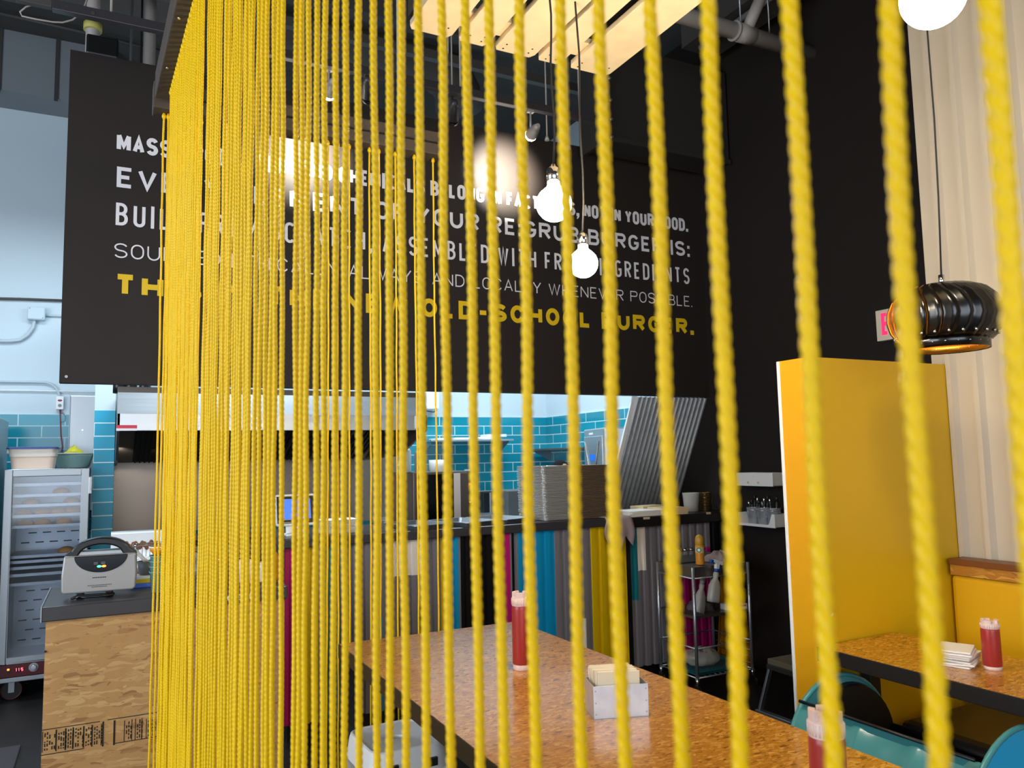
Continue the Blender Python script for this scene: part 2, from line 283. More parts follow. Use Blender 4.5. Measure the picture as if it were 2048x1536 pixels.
# ------------------------------------------------------------------ lettering (stroke letters)
def _arc(cx, cy, rx, ry, a0, a1, n=10):
    return [(cx+rx*math.cos(math.radians(a0+(a1-a0)*i/n)), cy+ry*math.sin(math.radians(a0+(a1-a0)*i/n))) for i in range(n+1)]
def glyph(c, w, h):
    r = w/2
    ry = r if w < .8*h else h/2
    if c == 'O' or c == '0': return [(_arc(r, h-ry, r, ry, 0, 180)+_arc(r, ry, r, ry, 180, 360), True)]
    if c == 'C': return [(_arc(r, h-ry, r, ry, 28, 180)+_arc(r, ry, r, ry, 180, 332), False)]
    if c == 'G': return [(_arc(r, h-ry, r, ry, 30, 180)+_arc(r, ry, r, ry, 180, 360, 12)+[(w, .46*h), (.55*w, .46*h)], False)]
    if c == 'S': return [(_arc(r, .75*h, r, .25*h, 20, 270)+_arc(r, .25*h, r, .25*h, 90, -160)[1:], False)]
    if c == 'D':
        q = min(w*.6, h/2); return [([(0, 0), (0, h)]+_arc(w-q, h-q, q, q, 90, 0)+_arc(w-q, q, q, q, 0, -90), True)]
    if c == 'U':
        q = min(r, h/2); return [([(0, h), (0, q)]+_arc(r, q, r, q, 180, 360)+[(w, h)], False)]
    if c == 'J': return [([(w, h), (w, r)]+_arc(r, r, r, r, 0, -160), False)]
    if c in 'BPR':
        k = w*(.92 if c == 'B' else 1); q = min(h*.24, k*.6); m = .52*h
        up = [(0, m), (0, h)]+_arc(k-q, h-q, q, q, 90, 0)+_arc(k-q, m+q, q, q, 0, -90)
        if c == 'P': return [([(0, 0), (0, m)], False), (up, True)]
        if c == 'R': return [([(0, 0), (0, m)], False), (up, True), ([(.45*w, m), (w, 0)], False)]
        q2 = min(h*.25, w*.6); return [(up, True), ([(0, 0), (0, m)]+_arc(w-q2, m-q2, q2, q2, 90, 0)+_arc(w-q2, q2, q2, q2, 0, -90), True)]
    L = {'A': [[(0, 0), (r, h), (w, 0)], [(.2*w, .32*h), (.8*w, .32*h)]], 'E': [[(w, h), (0, h), (0, 0), (w, 0)], [(0, .51*h), (.85*w, .51*h)]],
         'F': [[(w, h), (0, h), (0, 0)], [(0, .5*h), (.85*w, .5*h)]], 'H': [[(0, 0), (0, h)], [(w, 0), (w, h)], [(0, .5*h), (w, .5*h)]], 'I': [[(0, 0), (0, h)]],
         'K': [[(0, 0), (0, h)], [(w, h), (0, .45*h)], [(.3*w, .62*h), (w, 0)]], 'L': [[(0, h), (0, 0), (w, 0)]], 'M': [[(0, 0), (0, h)], [(0, h), (r, .25*h), (w, h)], [(w, h), (w, 0)]],
         'N': [[(0, 0), (0, h)], [(0, h), (w, 0)], [(w, 0), (w, h)]], 'T': [[(0, h), (w, h)], [(r, h), (r, 0)]], 'V': [[(0, h), (r, 0), (w, h)]], 'W': [[(0, h), (.27*w, 0), (.5*w, h), (.73*w, 0), (w, h)]],
         'X': [[(0, 0), (w, h)], [(0, h), (w, 0)]], 'Y': [[(0, h), (r, .45*h), (w, h)], [(r, .45*h), (r, 0)]], 'Z': [[(0, h), (w, h), (0, 0), (w, 0)]], '-': [[(0, .42*h), (w, .42*h)]],
         '1': [[(0, .8*h), (r, h), (r, 0)]], '5': [[(w, h), (0, h), (0, .55*h)]+_arc(r, .3*h, r, .28*h, 90, -140)]}
    return [(p, False) for p in L.get(c, [])]
WF = {'I': 0, 'M': 1.28, 'W': 1.5, 'E': .82, 'F': .8, 'L': .8, 'T': .95, '-': .6, ' ': .35, '.': 0, ',': 0, ':': 0, '1': .5}
def ribbon(mb, pts, closed, t, put):
    n = len(pts); P = [Vector(p) for p in pts]; a, b = [], []
    for i in range(n):
        p0 = P[i-1] if (closed or i > 0) else None; p1 = P[(i+1) % n] if (closed or i < n-1) else None
        d0 = (P[i]-p0).normalized() if p0 is not None and (P[i]-p0).length > 1e-7 else None
        d1 = (p1-P[i]).normalized() if p1 is not None and (p1-P[i]).length > 1e-7 else None
        d0 = d0 or d1; d1 = d1 or d0
        n0, n1 = Vector((-d0.y, d0.x)), Vector((-d1.y, d1.x)); m = n0+n1
        if m.length < 1e-4: m = n0
        m.normalize(); k = min(1/max(m.dot(n0), .3), 1.9); o = m*(t/2*k)
        a.append(P[i]+o); b.append(P[i]-o)
    vs = [put(p.x, p.y) for p in a]+[put(p.x, p.y) for p in b]
    mb.add(vs, [(i, (i+1) % n, n+(i+1) % n, n+i) for i in range(n if closed else n-1)])
def lettering(mb, text, Wd, H, t, gap, put, sp=None, word=None):
    """fit text to width Wd, cap height H, stroke t; put(u, v) places a point"""
    sw = t if sp is None else sp; lay = [0]
    po = Vector(put(0, 0)); nn = (Vector(put(1, 0))-po).cross(Vector(put(0, 1))-po).normalized()
    put_ = lambda a_, b_: Vector(put(a_, b_))+nn*(.00025*lay[0])
    fix = sum((sw if c == ' ' else t+gap) for c in text)-gap; wf = sum(WF.get(c, 1) for c in text); w0 = (Wd-fix)/max(wf, .01); u = 0
    for c in text:
        w = WF.get(c, 1)*w0
        if c == ' ' and word: mb = word()
        sk = glyph(c, w, H-t)
        for pts, cl in sk:
            lay[0] = (lay[0]+1) % 7; ribbon(mb, [(u+t/2+x, t/2+y) for x, y in pts] if c not in 'I' else [(u+t/2, 0), (u+t/2, H)], cl, t, put_)
        sq = lambda v, k=1.1: mb.add([put(u, v), put(u+t*k, v), put(u+t*k, v+t*k), put(u, v+t*k)], [(0, 1, 2, 3)])
        if c in '.:,': sq(0)
        if c == ':': sq(.55*H)
        if c == ',': mb.add([put(u+t*.4, 0), put(u+t*1.1, 0), put(u+t*.5, -t*.9), put(u, -t*.9)], [(0, 1, 2, 3)])
        u += w+(sw if c == ' ' else t+gap)

# ------------------------------------------------------------------ the setting
XR, YB, YF, ZC = 3.9, 6.86, 4.44, 4.62     # corridor wall, kitchen back wall, banner face, ceiling
struct(B(-4.2, 4.2, -3.2, 7.1, -.12, 0), 'floor', M['floor'])
struct(B(-4.2, 4.2, -3.2, 7.1, ZC, ZC+.12), 'ceiling', M['ceiling'])
wb = struct(B(-4.2, XR+.12, YB, YB+.12, 0, ZC), 'wall_back', M['white_wall'])
B(-4.2, XR, YB-.012, YB, .0, 1.826).obj('tile_cladding', M['tile_b'], wb)
wk = struct(B(XR, XR+.12, 5.05, YB, 0, ZC), 'wall_right_kitchen', M['white_wall'])
B(XR-.012, XR, 5.05, YB-.012, 0, 1.826).obj('tile_cladding', M['tile_r'], wk)
struct(B(XR, XR+.12, -1.0, 5.05, 0, ZC), 'wall_right_corridor', M['black'])
wp = struct(B(-.10, .03, 6.2, YB-.012, 1.82, 2.6), 'wall_pillar', M['white_wall'])
B(-.10, .03, 6.2, YB-.012, 0, 1.82).obj('tile_cladding', M['tile_c'], wp)
b = MB()                                                     # ribbed white metal wall beside the booth
prof = []
y = 2.09
while y > -1.0:
    prof += [(3.04, y), (3.04, y-.062), (3.016, y-.074), (3.016, y-.094), (3.04, y-.106)]; y -= .109
n = len(prof)
b.add([(x, y, z) for z in (0, ZC) for x, y in prof], [(i, i+1, n+i+1, n+i) for i in range(n-1)])
b.box(3.045, 3.13, -1.0, 2.09, 0, ZC)
wr = struct(b, 'wall_right', M['corr_white'])
for px, py in ((1862, 152), (1912, 129), (1963, 106), (1907, 760), (1962, 757), (2018, 752)):
    p = at(px, py, 'X', 3.038); MB().cyl((3.045, p.y, p.z), (3.033, p.y, p.z), .006, n=10).obj('screw', M['alu'], wr)
b = B(-4.2, -.02, YB-.34, YB, 4.16, ZC); struct(b, 'trim_1', M['beam_l'])
for x in (-.78, -.42): B(x-.012, x+.012, YB-.352, YB-.338, 4.14, ZC).obj('joint_strip', M['ceiling'], bpy.data.objects['trim_1'])

# ------------------------------------------------------------------ slogan banner over the counter
t = thing('slogan_banner', 'long black banner with five lines of white and yellow slogan lettering above the counter', 'banner', (1.83, YF, 1.84))
o = Vector((1.83, YF, 1.84))
MB().box(-2.06, 2.07, 0, .07, 0, 1.72).obj('panel', M['banner'], t)
def bline(text, p0, p1, hpx, tk, gapk, mt, sp):
    """baseline from pixel p0 to p1 on the banner face, cap top at pixel hpx above p0"""
    a, e, top = at(*p0, 'Y', YF), at(*p1, 'Y', YF), at(*hpx, 'Y', YF); H = top.z-a.z; ws = [MB()]
    lettering(ws[0], text, e.x-a.x, H, H*tk, H*gapk, lambda u, v: (a.x+u-o.x, -.002, a.z+v-o.z+(e.z-a.z)*u/(e.x-a.x)), H*sp, lambda: ws.append(MB()) or ws[-1])
    for m in ws: m.obj('slogan_word', M[mt], t)
bline('MASS PRODUCTION AND CHEMICALS BELONG IN FACTORIES, NOT IN YOUR FOOD.', (233, 301.5), (1376, 464), (234, 266), .215, .09, 'vinyl_white', .17)
bline('EVERY ELEMENT OF YOUR RE:GRUB BURGER IS:', (233, 374), (1379, 514), (234, 333), .185, .2, 'vinyl_white', .24)
bline('BUILT FROM SCRATCH, ASSEMBLED WITH FRESH INGREDIENTS', (231, 450), (1379, 569), (232, 405), .135, .22, 'vinyl_white', .2)
bline('SOURCED ETHICALLY ALWAYS AND LOCALLY WHENEVER POSSIBLE.', (228, 515), (1384, 614), (229, 485.5), .095, .2, 'vinyl_white', .3)
bline('THIS IS THE NEW OLD-SCHOOL BURGER.', (228, 591.5), (1387, 670), (228, 547), .25, .24, 'vinyl_yellow', .3)
MB().cyl((-2.03, -.004, .03), (-2.03, .002, .03), .007, n=10).obj('eyelet', M['alu'], t)
B(-1.99, -1.84, .005, .055, 1.72, 1.83).obj('hanging_bracket', M['blackplastic'], t, .01)

# ------------------------------------------------------------------ rope screen
A2 = math.radians(2.04); RD = Vector((-math.sin(A2), math.cos(A2), 0)); RN = Vector((math.cos(A2), math.sin(A2), 0)); RC = .262; ZT = 2.72; YR = 3.03
def row_s(px, py=700):
    d = FWD*FPX + RIGHT*(px-1024) - UP*(py-768); return RC*d.dot(RD)/d.dot(RN)
CORNER = EYEP + RN*RC + RD*row_s(329)
t = thing('rope_gantry', 'dark stained wooden overhead frame that the yellow ropes hang from', 'frame', (CORNER.x, CORNER.y, ZT))
b = MB(); b.M = Matrix.Rotation(A2, 4, 'Z'); L = row_s(329)
b.box(-.045, .045, -L-.9, .05, .004, .10); b.obj('beam', M['beamwood'], t, .004)
b = MB(); x1 = at(877, 322, 'Y', YR).x-CORNER.x
b.box(-.05, x1, YR-.045-CORNER.y, YR+.045-CORNER.y, -.016, .084); b.obj('beam', M['beamwood'], t, .004)
b = MB(); b.box(-.045, x1-.01, YR-.05-CORNER.y, YR-.045-CORNER.y, .03, .036); b.obj('trim_strip', M['kick'], t)
q = at(797, 255, 'Y', YR); MB().cyl((q.x-CORNER.x, q.y-CORNER.y, .08), (q.x-CORNER.x, q.y-CORNER.y, ZC-ZT), .006, n=8).obj('hanger_rod', M['pvc'], t)
b = MB(); b.M = Matrix.Rotation(A2, 4, 'Z'); b.cyl((0, -1.6, .1), (0, -1.6, ZC-ZT), .006, n=8); b.obj('hanger_rod', M['pvc'], t)
for k in range(7):
    b = MB(); b.M = Matrix.Rotation(A2, 4, 'Z'); b.cyl((-.028, -.2-.33*k, .0), (-.028, -.2-.33*k, .006), .004, n=8); b.obj('screw', M['chrome'], t)
def rope_mesh(name, seed, length=2.70, r=.0039, lay=.025):
    """three strands twisted together: a trefoil section turning as it goes down"""
    rnd = random.Random(seed); b = MB(); NP = 15; st = .0027; m = int(length/st); vs = []; fs = []
    w1, w2 = rnd.uniform(0, 6), rnd.uniform(0, 6)
    for i in range(m+1):
        z = -i*st; a0 = 2*PI*i*st/lay
        ox = .0022*math.sin(z*2.3+w1)*min(1, i*st*2)+.0006*math.sin(z*19+w2); oy = .0022*math.sin(z*1.9+w2)*min(1, i*st*2)+.0006*math.sin(z*23+w1)
        for k in range(NP):
            a = 2*PI*k/NP; q = abs(math.cos(1.5*a)); rr = r*(.66+.36*q**.55)
            vs.append((ox+rr*math.cos(a+a0), oy+rr*math.sin(a+a0), z))
    for i in range(m): fs += [(i*NP+k, (i+1)*NP+k, (i+1)*NP+(k+1) % NP, i*NP+(k+1) % NP) for k in range(NP)]
    b.add(vs, fs, True)
    b.lathe([(.002, .0), (.0065, -.003), (.0075, -.010), (.005, -.018)], 12)            # knot under the beam
    b.cyl((0, 0, 0), (0, 0, .03), .004, n=8)
    me = b.mesh(name); me.materials.append(M['rope']); return me
RM = [rope_mesh('rope', i) for i in range(4)]
def rope(p, label, group, lean=0.0):
    o = bpy.data.objects.new('rope', random.choice(RM)); C.objects.link(o); o.location = p; o.rotation_euler = (0, lean, random.uniform(0, 6.28))
    return tag(o, label, 'rope', group)
near = [2026, 1815, 1606.6, 1454.2, 1322, 1227.3, 1133.6, 1057.4, 997.3, 940.8, 890.4, 849.4, 809.5, 778, 747.4, 718.4, 692.6, 667.8, 648.2, 629.5, 612.1, 598.5, 590.6,
        564.7, 552.5, 541.6, 532, 520.7, 511, 501.2, 493, 488]
for i, px in enumerate(near):
    p = EYEP + RN*RC + RD*row_s(px, 680); p.z = ZT
    lab = ORD[i] if i < len(ORD) else ['thirty-first', 'thirty-second'][i-30]
    rope(p, lab + ' yellow rope from the right in the near rope row', 'ropes of the near row')
dense = [482.4, 475.8, 470.5, 466, 459.8, 453, 446.5, 441, 433.4, 429, 425, 420.1, 415.2, 410.4, 406.4, 395, 391.8]
s0, s1 = row_s(388.5), row_s(331.5); s_list = [row_s(p) for p in dense]+[s0+(s1-s0)*k/23+random.uniform(-.004, .004) for k in range(24)]
for s in s_list:
    p = EYEP + RN*RC + RD*s; p.z = ZT; rope(p, 'yellow rope packed tightly at the far end of the near rope row', 'ropes of the near row')
thin = [870.4, 831.7, 792.8, 759.7, 740, 699, 675.8, 655.5, 590, 545.5, 494.5, 447, 420, 395, 372, 352, 340, 326.5, 317.5]
for i, px in enumerate(thin):
    p = at(px, 700, 'Y', YR); p.z = ZT-.018
    if i < 9: lab = ORD[i]+' thin-looking yellow rope from the right under the far beam'
    elif i >= 17: lab = ['yellow rope second from the left edge of the rope screen', 'yellow rope at the far left, hanging apart before the particle board'][i-17]
    else: lab = 'yellow rope under the far beam hidden among the packed ropes'
    rope(p, lab, 'ropes under the far beam')

# ------------------------------------------------------------------ service counter with striped corrugated front
YC = 4.19
def corr(name, matk, x0, x1, z0, z1, yf, parent, o, pitch=.0655, dep=.018, proud=0.0):
    """ribbed sheet facing -Y; phase follows world x so neighbouring sheets line up"""
    xs = [x0]; k = math.floor(x0/pitch)-1; pr = []
    while k*pitch < x1+pitch:
        for f, d in ((0, 0), (.44, 0), (.54, 1), (.88, 1), (.98, 0)): pr.append(((k+f)*pitch, d))
        k += 1
    def dv(x):
        for (a, da), (c, dc) in zip(pr, pr[1:]):
            if a <= x <= c: return da+(dc-da)*(x-a)/max(c-a, 1e-9)
        return 0
    xs = sorted(set([x0, x1]+[a for a, d in pr if x0 < a < x1])); b = MB(); vs = []
    for z in (z0, z1): vs += [(x-o[0], yf-proud+dep*dv(x)-o[1], z-o[2]) for x in xs]
    n = len(xs); b.add(vs, [(i, i+1, n+i+1, n+i) for i in range(n-1)])
    return b.obj(name, M[matk], parent, solid=.0012)
def cx(px): return at(px, 1110, 'Y', YC).x
o = (1.9, YC, 0)
t = thing('service_counter', 'long service counter with dark worktop and striped multicoloured corrugated front', 'counter', o)
XL, XM = .815, cx(1253)
def CB(x0, x1, y0, y1, z0, z1): return B(x0-o[0], x1-o[0], y0-o[1], y1-o[1], z0-o[2], z1-o[2])
CB(XL+.01, XM, YC+.03, YC+.55, .09, .985).obj('carcass', M['kick'], t)
CB(XL+.03, XM, YC+.06, YC+.5, 0, .09).obj('kick_board', M['kick'], t)
CB(XL-.005, XM, YC-.03, YC+.60, .984, 1.034).obj('worktop', M['lam'], t, .006)
ZL, ZH = .092, .984
strips = [('magenta', 567, 606), ('cgrey', 606, 614), ('cy', 614, 637), ('cgrey', 637, 651), ('teal', 651, 681), ('cgrey', 681, 902), ('cyan', 902, 917), ('cgrey', 917, 922), ('ckblack', 922, 993), ('cgrey', 993, 1006), ('magenta', 1006, 1020), ('cgrey', 1020, 1036), ('cyan', 1036, 1110), ('cgrey', 1110, 1183), ('cy', 1183, 1253)]
names = {'magenta': 'magenta corrugated strip', 'cgrey': 'grey corrugated strip', 'cy': 'yellow corrugated strip', 'teal': 'dark teal corrugated strip', 'cyan': 'blue corrugated strip', 'ckblack': 'black corrugated strip'}
for k, a, e in strips:
    corr('corrugated_panel', k, XL if a == 567 else cx(a), cx(e), ZL, ZH, YC, t, o)['label'] = names[k]
def patch(k, a, e, ytop, ybot, lab):
    z1 = ZH if ytop is None else at(a, ytop, 'Y', YC).z; z0 = ZL if ybot is None else at(a, ybot, 'Y', YC).z
    corr('corrugated_panel', k, cx(a), cx(e), z0, z1, YC, t, o, proud=.0025)['label'] = lab
patch('cwhite', 786, 848, None, 1154, 'cream white corrugated patch')
patch('cyan', 754.5, 764.5, 1236, None, 'short blue corrugated sliver'); patch('ckblack', 839, 848, 1203, None, 'short black corrugated sliver')
patch('cy', 883, 889.5, None, None, 'narrow yellow corrugated sliver'); patch('ckblack', 1023.5, 1030.5, None, 1205, 'short black corrugated sliver')
patch('magenta', 1019, 1037, 1208, None, 'low magenta corrugated patch'); patch('cwhite', 1160, 1168, 1238, 1300, 'short white corrugated sliver')
# the darker end section by the corridor wall
o = (3.4, YC, 0)
t = thing('end_counter', 'dark topped counter section with brown-grey corrugated front behind the trolley', 'counter', o)
CB(XM, XR-.012, YC+.03, YC+.55, .09, .985).obj('carcass', M['kick'], t); CB(XM, XR-.012, YC+.06, YC+.5, 0, .09).obj('kick_board', M['kick'], t)
CB(XM+.004, XR-.012, YC-.03, YC+.60, .965, 1.03).obj('worktop', M['lam_b'], t, .006)
for k, a, e, zl, zh in (('ckblack', 1253.5, 1261, ZL, .965), ('cgrey', 1261, 1357, ZL, .965), ('cgrey', 1357, 1421, .80, .965), ('magenta', 1357, 1421, ZL, .80), ('ckblack', 1421, 1446, ZL, .965)):
    corr('corrugated_panel', k, cx(a), min(cx(e), XR-.014), zl, zh, YC, t, o)['label'] = names[k]
patch('teal', 1262, 1274, None, 1202, 'dark teal corrugated strip'); patch('cwhite', 1275, 1291, None, 1142, 'cream corrugated strip')
for px, py, w in ((1293, 1036, .05), (1417, 1026, .036)):
    q = at(px, py, 'Y', YC-.031); MB().box(q.x-w/2-o[0], q.x+w/2-o[0], -.0335, -.0305, q.z-.008, q.z+.006).obj('name_tag', M['beigepaper'], t)

# ------------------------------------------------------------------ particle board counter at the left
YO = 3.36; o = (.22, YO, 0)
t = thing('particle_board_counter', 'left counter faced with stamped raw particle board under a black edged top', 'counter', o)
CB(-.19, .655, YO, YO+.018, 0, .868).obj('front_board', M['osb_f'], t)
CB(-.19, .655, YO+.018, YO+.50, .05, .868).obj('carcass', M['kick'], t)
CB(-.205, .665, YO-.012, YO+.52, .868, .92).obj('worktop', M['lam'], t, .004)
CB(-.207, -.203, YO-.014, YO+.52, .868, .922).obj('edge_strip', M['alu'], t)
for px, py in ((98, 1233), (91, 1303), (223, 1221)):
    q = at(px, py, 'Y', YO); MB().cyl((q.x-o[0], -.003, q.z), (q.x-o[0], .001, q.z), .004, n=10).obj('screw', M['ink'], t)
b = MB(); rnd = random.Random(3)                                # stamped print, turned on its side
def stamp(px0, px1, py0, py1, kind):
    a, e = at(px0, py1, 'Y', YO), at(px1, py0, 'Y', YO); x = a.x
    hh = e.z-a.z
    if kind == 'bar': b.box(a.x-o[0], e.x-o[0], -.0012, 0, a.z, e.z); return
    for xx in (a.x, e.x): b.box(xx-.0012-o[0], xx+.0012-o[0], -.001, 0, a.z, e.z)
    while x < e.x-.004:
        x += .0075; z = a.z+.006
        while z < e.z-.008:
            l = rnd.uniform(.004, .016)
            if rnd.random() < .85: b.box(x-.0019-o[0], x+.0019-o[0], -.001, 0, z, min(z+l, e.z-.004))
            z += l+rnd.uniform(.003, .007)
for px0, px1, dy in ((84, 112, 3), (112, 131, 2), (131, 146, 1), (146, 167, 0), (167, 184, -1), (184, 203, -2)):
    mid = (px0+px1)/2; yy = 1461-(mid-84)*.125
    stamp(px0, px1, yy, yy+46, 'text')
for px0, px1 in ((203.5, 208), (226, 231)): yy = 1461-(px0-84)*.118; stamp(px0, px1, yy-4, yy+46, 'bar')
for px0, px1 in ((248, 264), (270, 284), (292, 325)): yy = 1461-(px0-84)*.125; stamp(px0, px1, yy-2, yy+42, 'text')
for pa, pe in (((82, 1460), (200, 1443)), ((82, 1509), (168, 1497)), ((215, 1438), (326, 1423)), ((230, 1485), (326, 1471))):
    a, e = at(*pa, 'Y', YO), at(*pe, 'Y', YO); b.box(a.x-o[0], e.x-o[0], -.001, 0, min(a.z, e.z)-.001, min(a.z, e.z)+.0016)
b.obj('printed_stamp', M['ink'], t)
b = MB(); q = at(430, 1178, 'Y', YO-.014); e = at(517, 1170, 'Y', YO-.014)
lettering(b, 'T IMPRESSION', e.x-q.x, .021, .0035, .004, lambda u, v: (q.x+u-o[0], -.0135, .882+v), .012); b.obj('edge_lettering', M['vinyl_white'], t)

# ------------------------------------------------------------------ kitchen side
def rrect(w, d, r, n=4, cx_=0, cy_=0):
    out = []
    for sx, sy, a in ((1, 1, 0), (-1, 1, 90), (-1, -1, 180), (1, -1, 270)):
        out += _arc(cx_+sx*(w/2-r), cy_+sy*(d/2-r), r, r, a, a+90, n)
    return out
def loft(mb, loops, cap0=True, cap1=True, smooth=False):
    n = len(loops[0]); vs = [p for l in loops for p in l]
    fs = [(i*n+k, i*n+(k+1) % n, (i+1)*n+(k+1) % n, (i+1)*n+k) for i in range(len(loops)-1) for k in range(n)]
    mb.add(vs, fs, smooth)
    if cap0: mb.add(loops[0], [tuple(range(n))[::-1]])
    if cap1: mb.add(loops[-1], [tuple(range(n))])
    return mb
def lp(pts, z): return [(x, y, z) for x, y in pts]
def pan(w, d, h, r=.02, th=.0015, flare=.012, lip=.008):
    """shallow metal tray with flared walls and a rolled lip"""
    a = rrect(w-2*flare, d-2*flare, r); c = rrect(w, d, r+.004); e = rrect(w+2*lip, d+2*lip, r+.01); f = rrect(w-2*th, d-2*th, r+.003); g = rrect(w-2*flare-2*th, d-2*flare-2*th, r-.001)
    return loft(MB(), [lp(a, 0), lp(c, h-.002), lp(e, h-.004), lp(e, h), lp(f, h), lp(g, th)])

# holding cabinet with glass door
X0, X1, YK = -.575, -.115, 5.82
o = (X0, YK, 0); w = X1-X0
t = thing('holding_cabinet', 'tall aluminium holding cabinet with glass door, trays of buns and red control panel', 'cabinet', (X0, YK, 0))
b = MB(); b.box(0, w, .6, .62, .15, 1.395); b.box(0, .02, .02, .6, .15, 1.395); b.box(w-.02, w, .02, .6, .15, 1.395); b.box(0, w, .02, .62, 1.395, 1.415); b.box(0, w, .02, .6, .15, .22); b.obj('body', M['alu'], t)
b = MB(); b.box(.02, w-.02, .57, .585, .22, 1.39); b.obj('back_panel', M['steel'], t)
b = MB()
for r in range(16):
    for k in range(5):
        if .34+.075*r < 1.36: xx = .05+.085*k+(.042 if r % 2 else 0); b.box(xx, xx+.05, .566, .571, .26+.065*r, .268+.065*r)
b.obj('vent_slots', M['kick'], t)
d = MB(); fz0, fz1 = .235, 1.415
d.box(-.004, .042, -.02, .02, fz0, fz1); d.box(w-.042, w+.004, -.02, .02, fz0, fz1); d.box(.042, w-.042, -.02, .02, fz1-.045, fz1); d.box(.042, w-.042, -.02, .02, fz0, fz0+.035)
door = d.obj('door_frame', M['alu'], t, .004)
B(.042, w-.042, -.004, .0, fz0+.035, fz1-.045).obj('glass_pane', M['glass'], door)
B(w-.0, w+.02, -.022, .0, 1.25, 1.36).obj('hinge', M['alu'], door, .003)
gz = []
for i, (py0, py1) in enumerate(((972, 968), (994, 989), (1014, 1009), (1035, 1029), (1056, 1050))):
    z = at(70, (py0+py1)/2, 'Y', YK+.12).z; gz.append(z)
for z in gz+[at(70, q, 'Y', YK+.12).z for q in (1112, 1122, 1134, 1148, 1166)]:
    b = MB(); b.box(.03, w-.03, .08, .54, z-.006, z); b.box(.03, w-.03, .076, .084, z-.006, z+.012); b.obj('tray_shelf', M['alu'], t)
    b = MB(); b.box(.02, .03, .05, .56, z-.012, z-.004); b.box(w-.03, w-.02, .05, .56, z-.012, z-.004); b.obj('tray_runner', M['steel'], t)
p = B(.002, w-.002, -.022, .05, .155, .228).obj('control_panel', M['redpanel'], t, .002)
B(-.01, w+.01, -.03, .6, .125, .152).obj('base_rail', M['alu'], t, .003)
b = MB(); lettering(b, '115', .040, .02, .0035, .006, lambda u, v: (.096+u, -.0235, .185+v)); b.obj('digital_display', M['led_r'], p)
b = MB(); b.ell((.116, -.0215, .195), (.03, .001, .018)); b.obj('display_window', M['blackgloss'], p)
B(.05, .066, -.026, -.02, .180, .210).obj('rocker_switch', M['blackplastic'], p); B(.052, .064, -.0275, -.0255, .197, .208).obj('switch_lamp', M['led_o'], p)
b = MB(); b.cyl((.19, -.022, .2), (.19, -.026, .2), .026, n=24); b.obj('dial_ring', M['greyprint'], p)
b = MB(); b.cyl((.19, -.025, .2), (.19, -.042, .2), .016, .014, n=20); b.obj('dial_knob', M['chrome'], p)
for xx, yy in ((.07, .06), (w-.07, .06), (.07, .54), (w-.07, .54)):
    b = MB(); b.cyl((xx, yy+.006, .057), (xx, yy+.034, .057), .057, n=24); wl = b.obj('caster', M['blackplastic'], t)
    b = MB(); b.tube([(xx+.055*math.cos(a*PI/12), yy+.006, .0585+.055*math.sin(a*PI/12)) for a in range(24)], .0035, 6, True); b.obj('tyre', M['redpanel'], wl)
    b = MB(); b.box(xx-.016, xx+.016, yy-.004, yy+.001, .045, .125); b.box(xx-.016, xx+.016, yy+.039, yy+.044, .045, .125); b.cyl((xx, yy+.02, .10), (xx, yy+.02, .126), .02, n=12); b.obj('caster_fork', M['alu'], wl)
def bun_obj():
    b = MB(); b.ell((0, 0, .018), (.05, .05, .03), 20, 8, -.35, 1.0); b.lathe([(.045, .0), (.05, .006), (.048, .012)], 20); ob = b.obj('burger_bun', M['bun']); return ob
bun = bun_obj(); first = True
for (fx, row) in ((.30, 1), (.13, 2), (.36, 2), (.09, 3), (.20, 3), (.29, 3), (.375, 3), (.10, 4), (.20, 4), (.32, 4), (.34, 5)):
    z = gz[row] if row < 5 else at(70, 1112, 'Y', YK+.12).z
    ob = bun if first else bun.copy()
    if not first: C.objects.link(ob)
    first = False; ob.location = (X0+fx, YK+.15, z)
    tag(ob, 'golden burger bun on a tray behind the glass cabinet door', 'bun', 'buns in the holding cabinet')
# on top of the cabinet
zt = 1.416
t = thing('storage_tub', 'milky plastic food tub with dark blue lid on top of the cabinet', 'tub', (-.435, 5.97, zt))
loft(MB(), [lp(rrect(.225, .26, .03), 0), lp(rrect(.24, .275, .03), .075), lp(rrect(.25, .285, .03), .08), lp(rrect(.262, .297, .03), .128)]).obj('body', M['tub'], t)
loft(MB(), [lp(rrect(.228, .263, .03), .004), lp(rrect(.2415, .2765, .03), .074)]).obj('filling', M['tubfill'], t)
loft(MB(), [lp(rrect(.285, .32, .03), .128), lp(rrect(.285, .32, .03), .138), lp(rrect(.25, .285, .03), .142)]).obj('lid', M['lid'], t)
B(-.15, -.13, -.03, .03, .1, .12).obj('handle', M['tub'], t, .004)
t = thing('mixing_bowl', 'pale teal plastic bowl with white inside next to the food tub on the cabinet', 'bowl', (-.222, 6.27, zt))
MB().lathe([(.085, 0), (.10, .012), (.12, .08), (.128, .10), (.124, .102), (.112, .08), (.09, .014), (0.0, .01)], 32).obj('bowl', M['bowl'], t)
MB().lathe([(.128, .098), (.131, .1), (.129, .105), (.122, .104)], 32, caps=False).obj('rim', M['bowl_w'], t)
b = MB(); rnd = random.Random(5)
b.ell((0, 0, 0), (.062, .05, .05), 14, 8); b.v = [v*(1+rnd.uniform(-.16, .16)) for v in b.v]
b.v = [Vector((v.x, v.y, v.z+.02*max(0, 1-abs(v.x)/.03))) for v in b.v]
ob = b.obj('plastic_bag', M['bagyellow']); ob.location = (-.222, 6.27, zt+.088); tag(ob, 'crumpled yellow green bag sitting in the pale teal bowl', 'bag')
t = thing('duct_cover', 'tall brushed steel duct cover on the wall behind the bowl', 'panel', (-.185, YB-.10, 1.1))
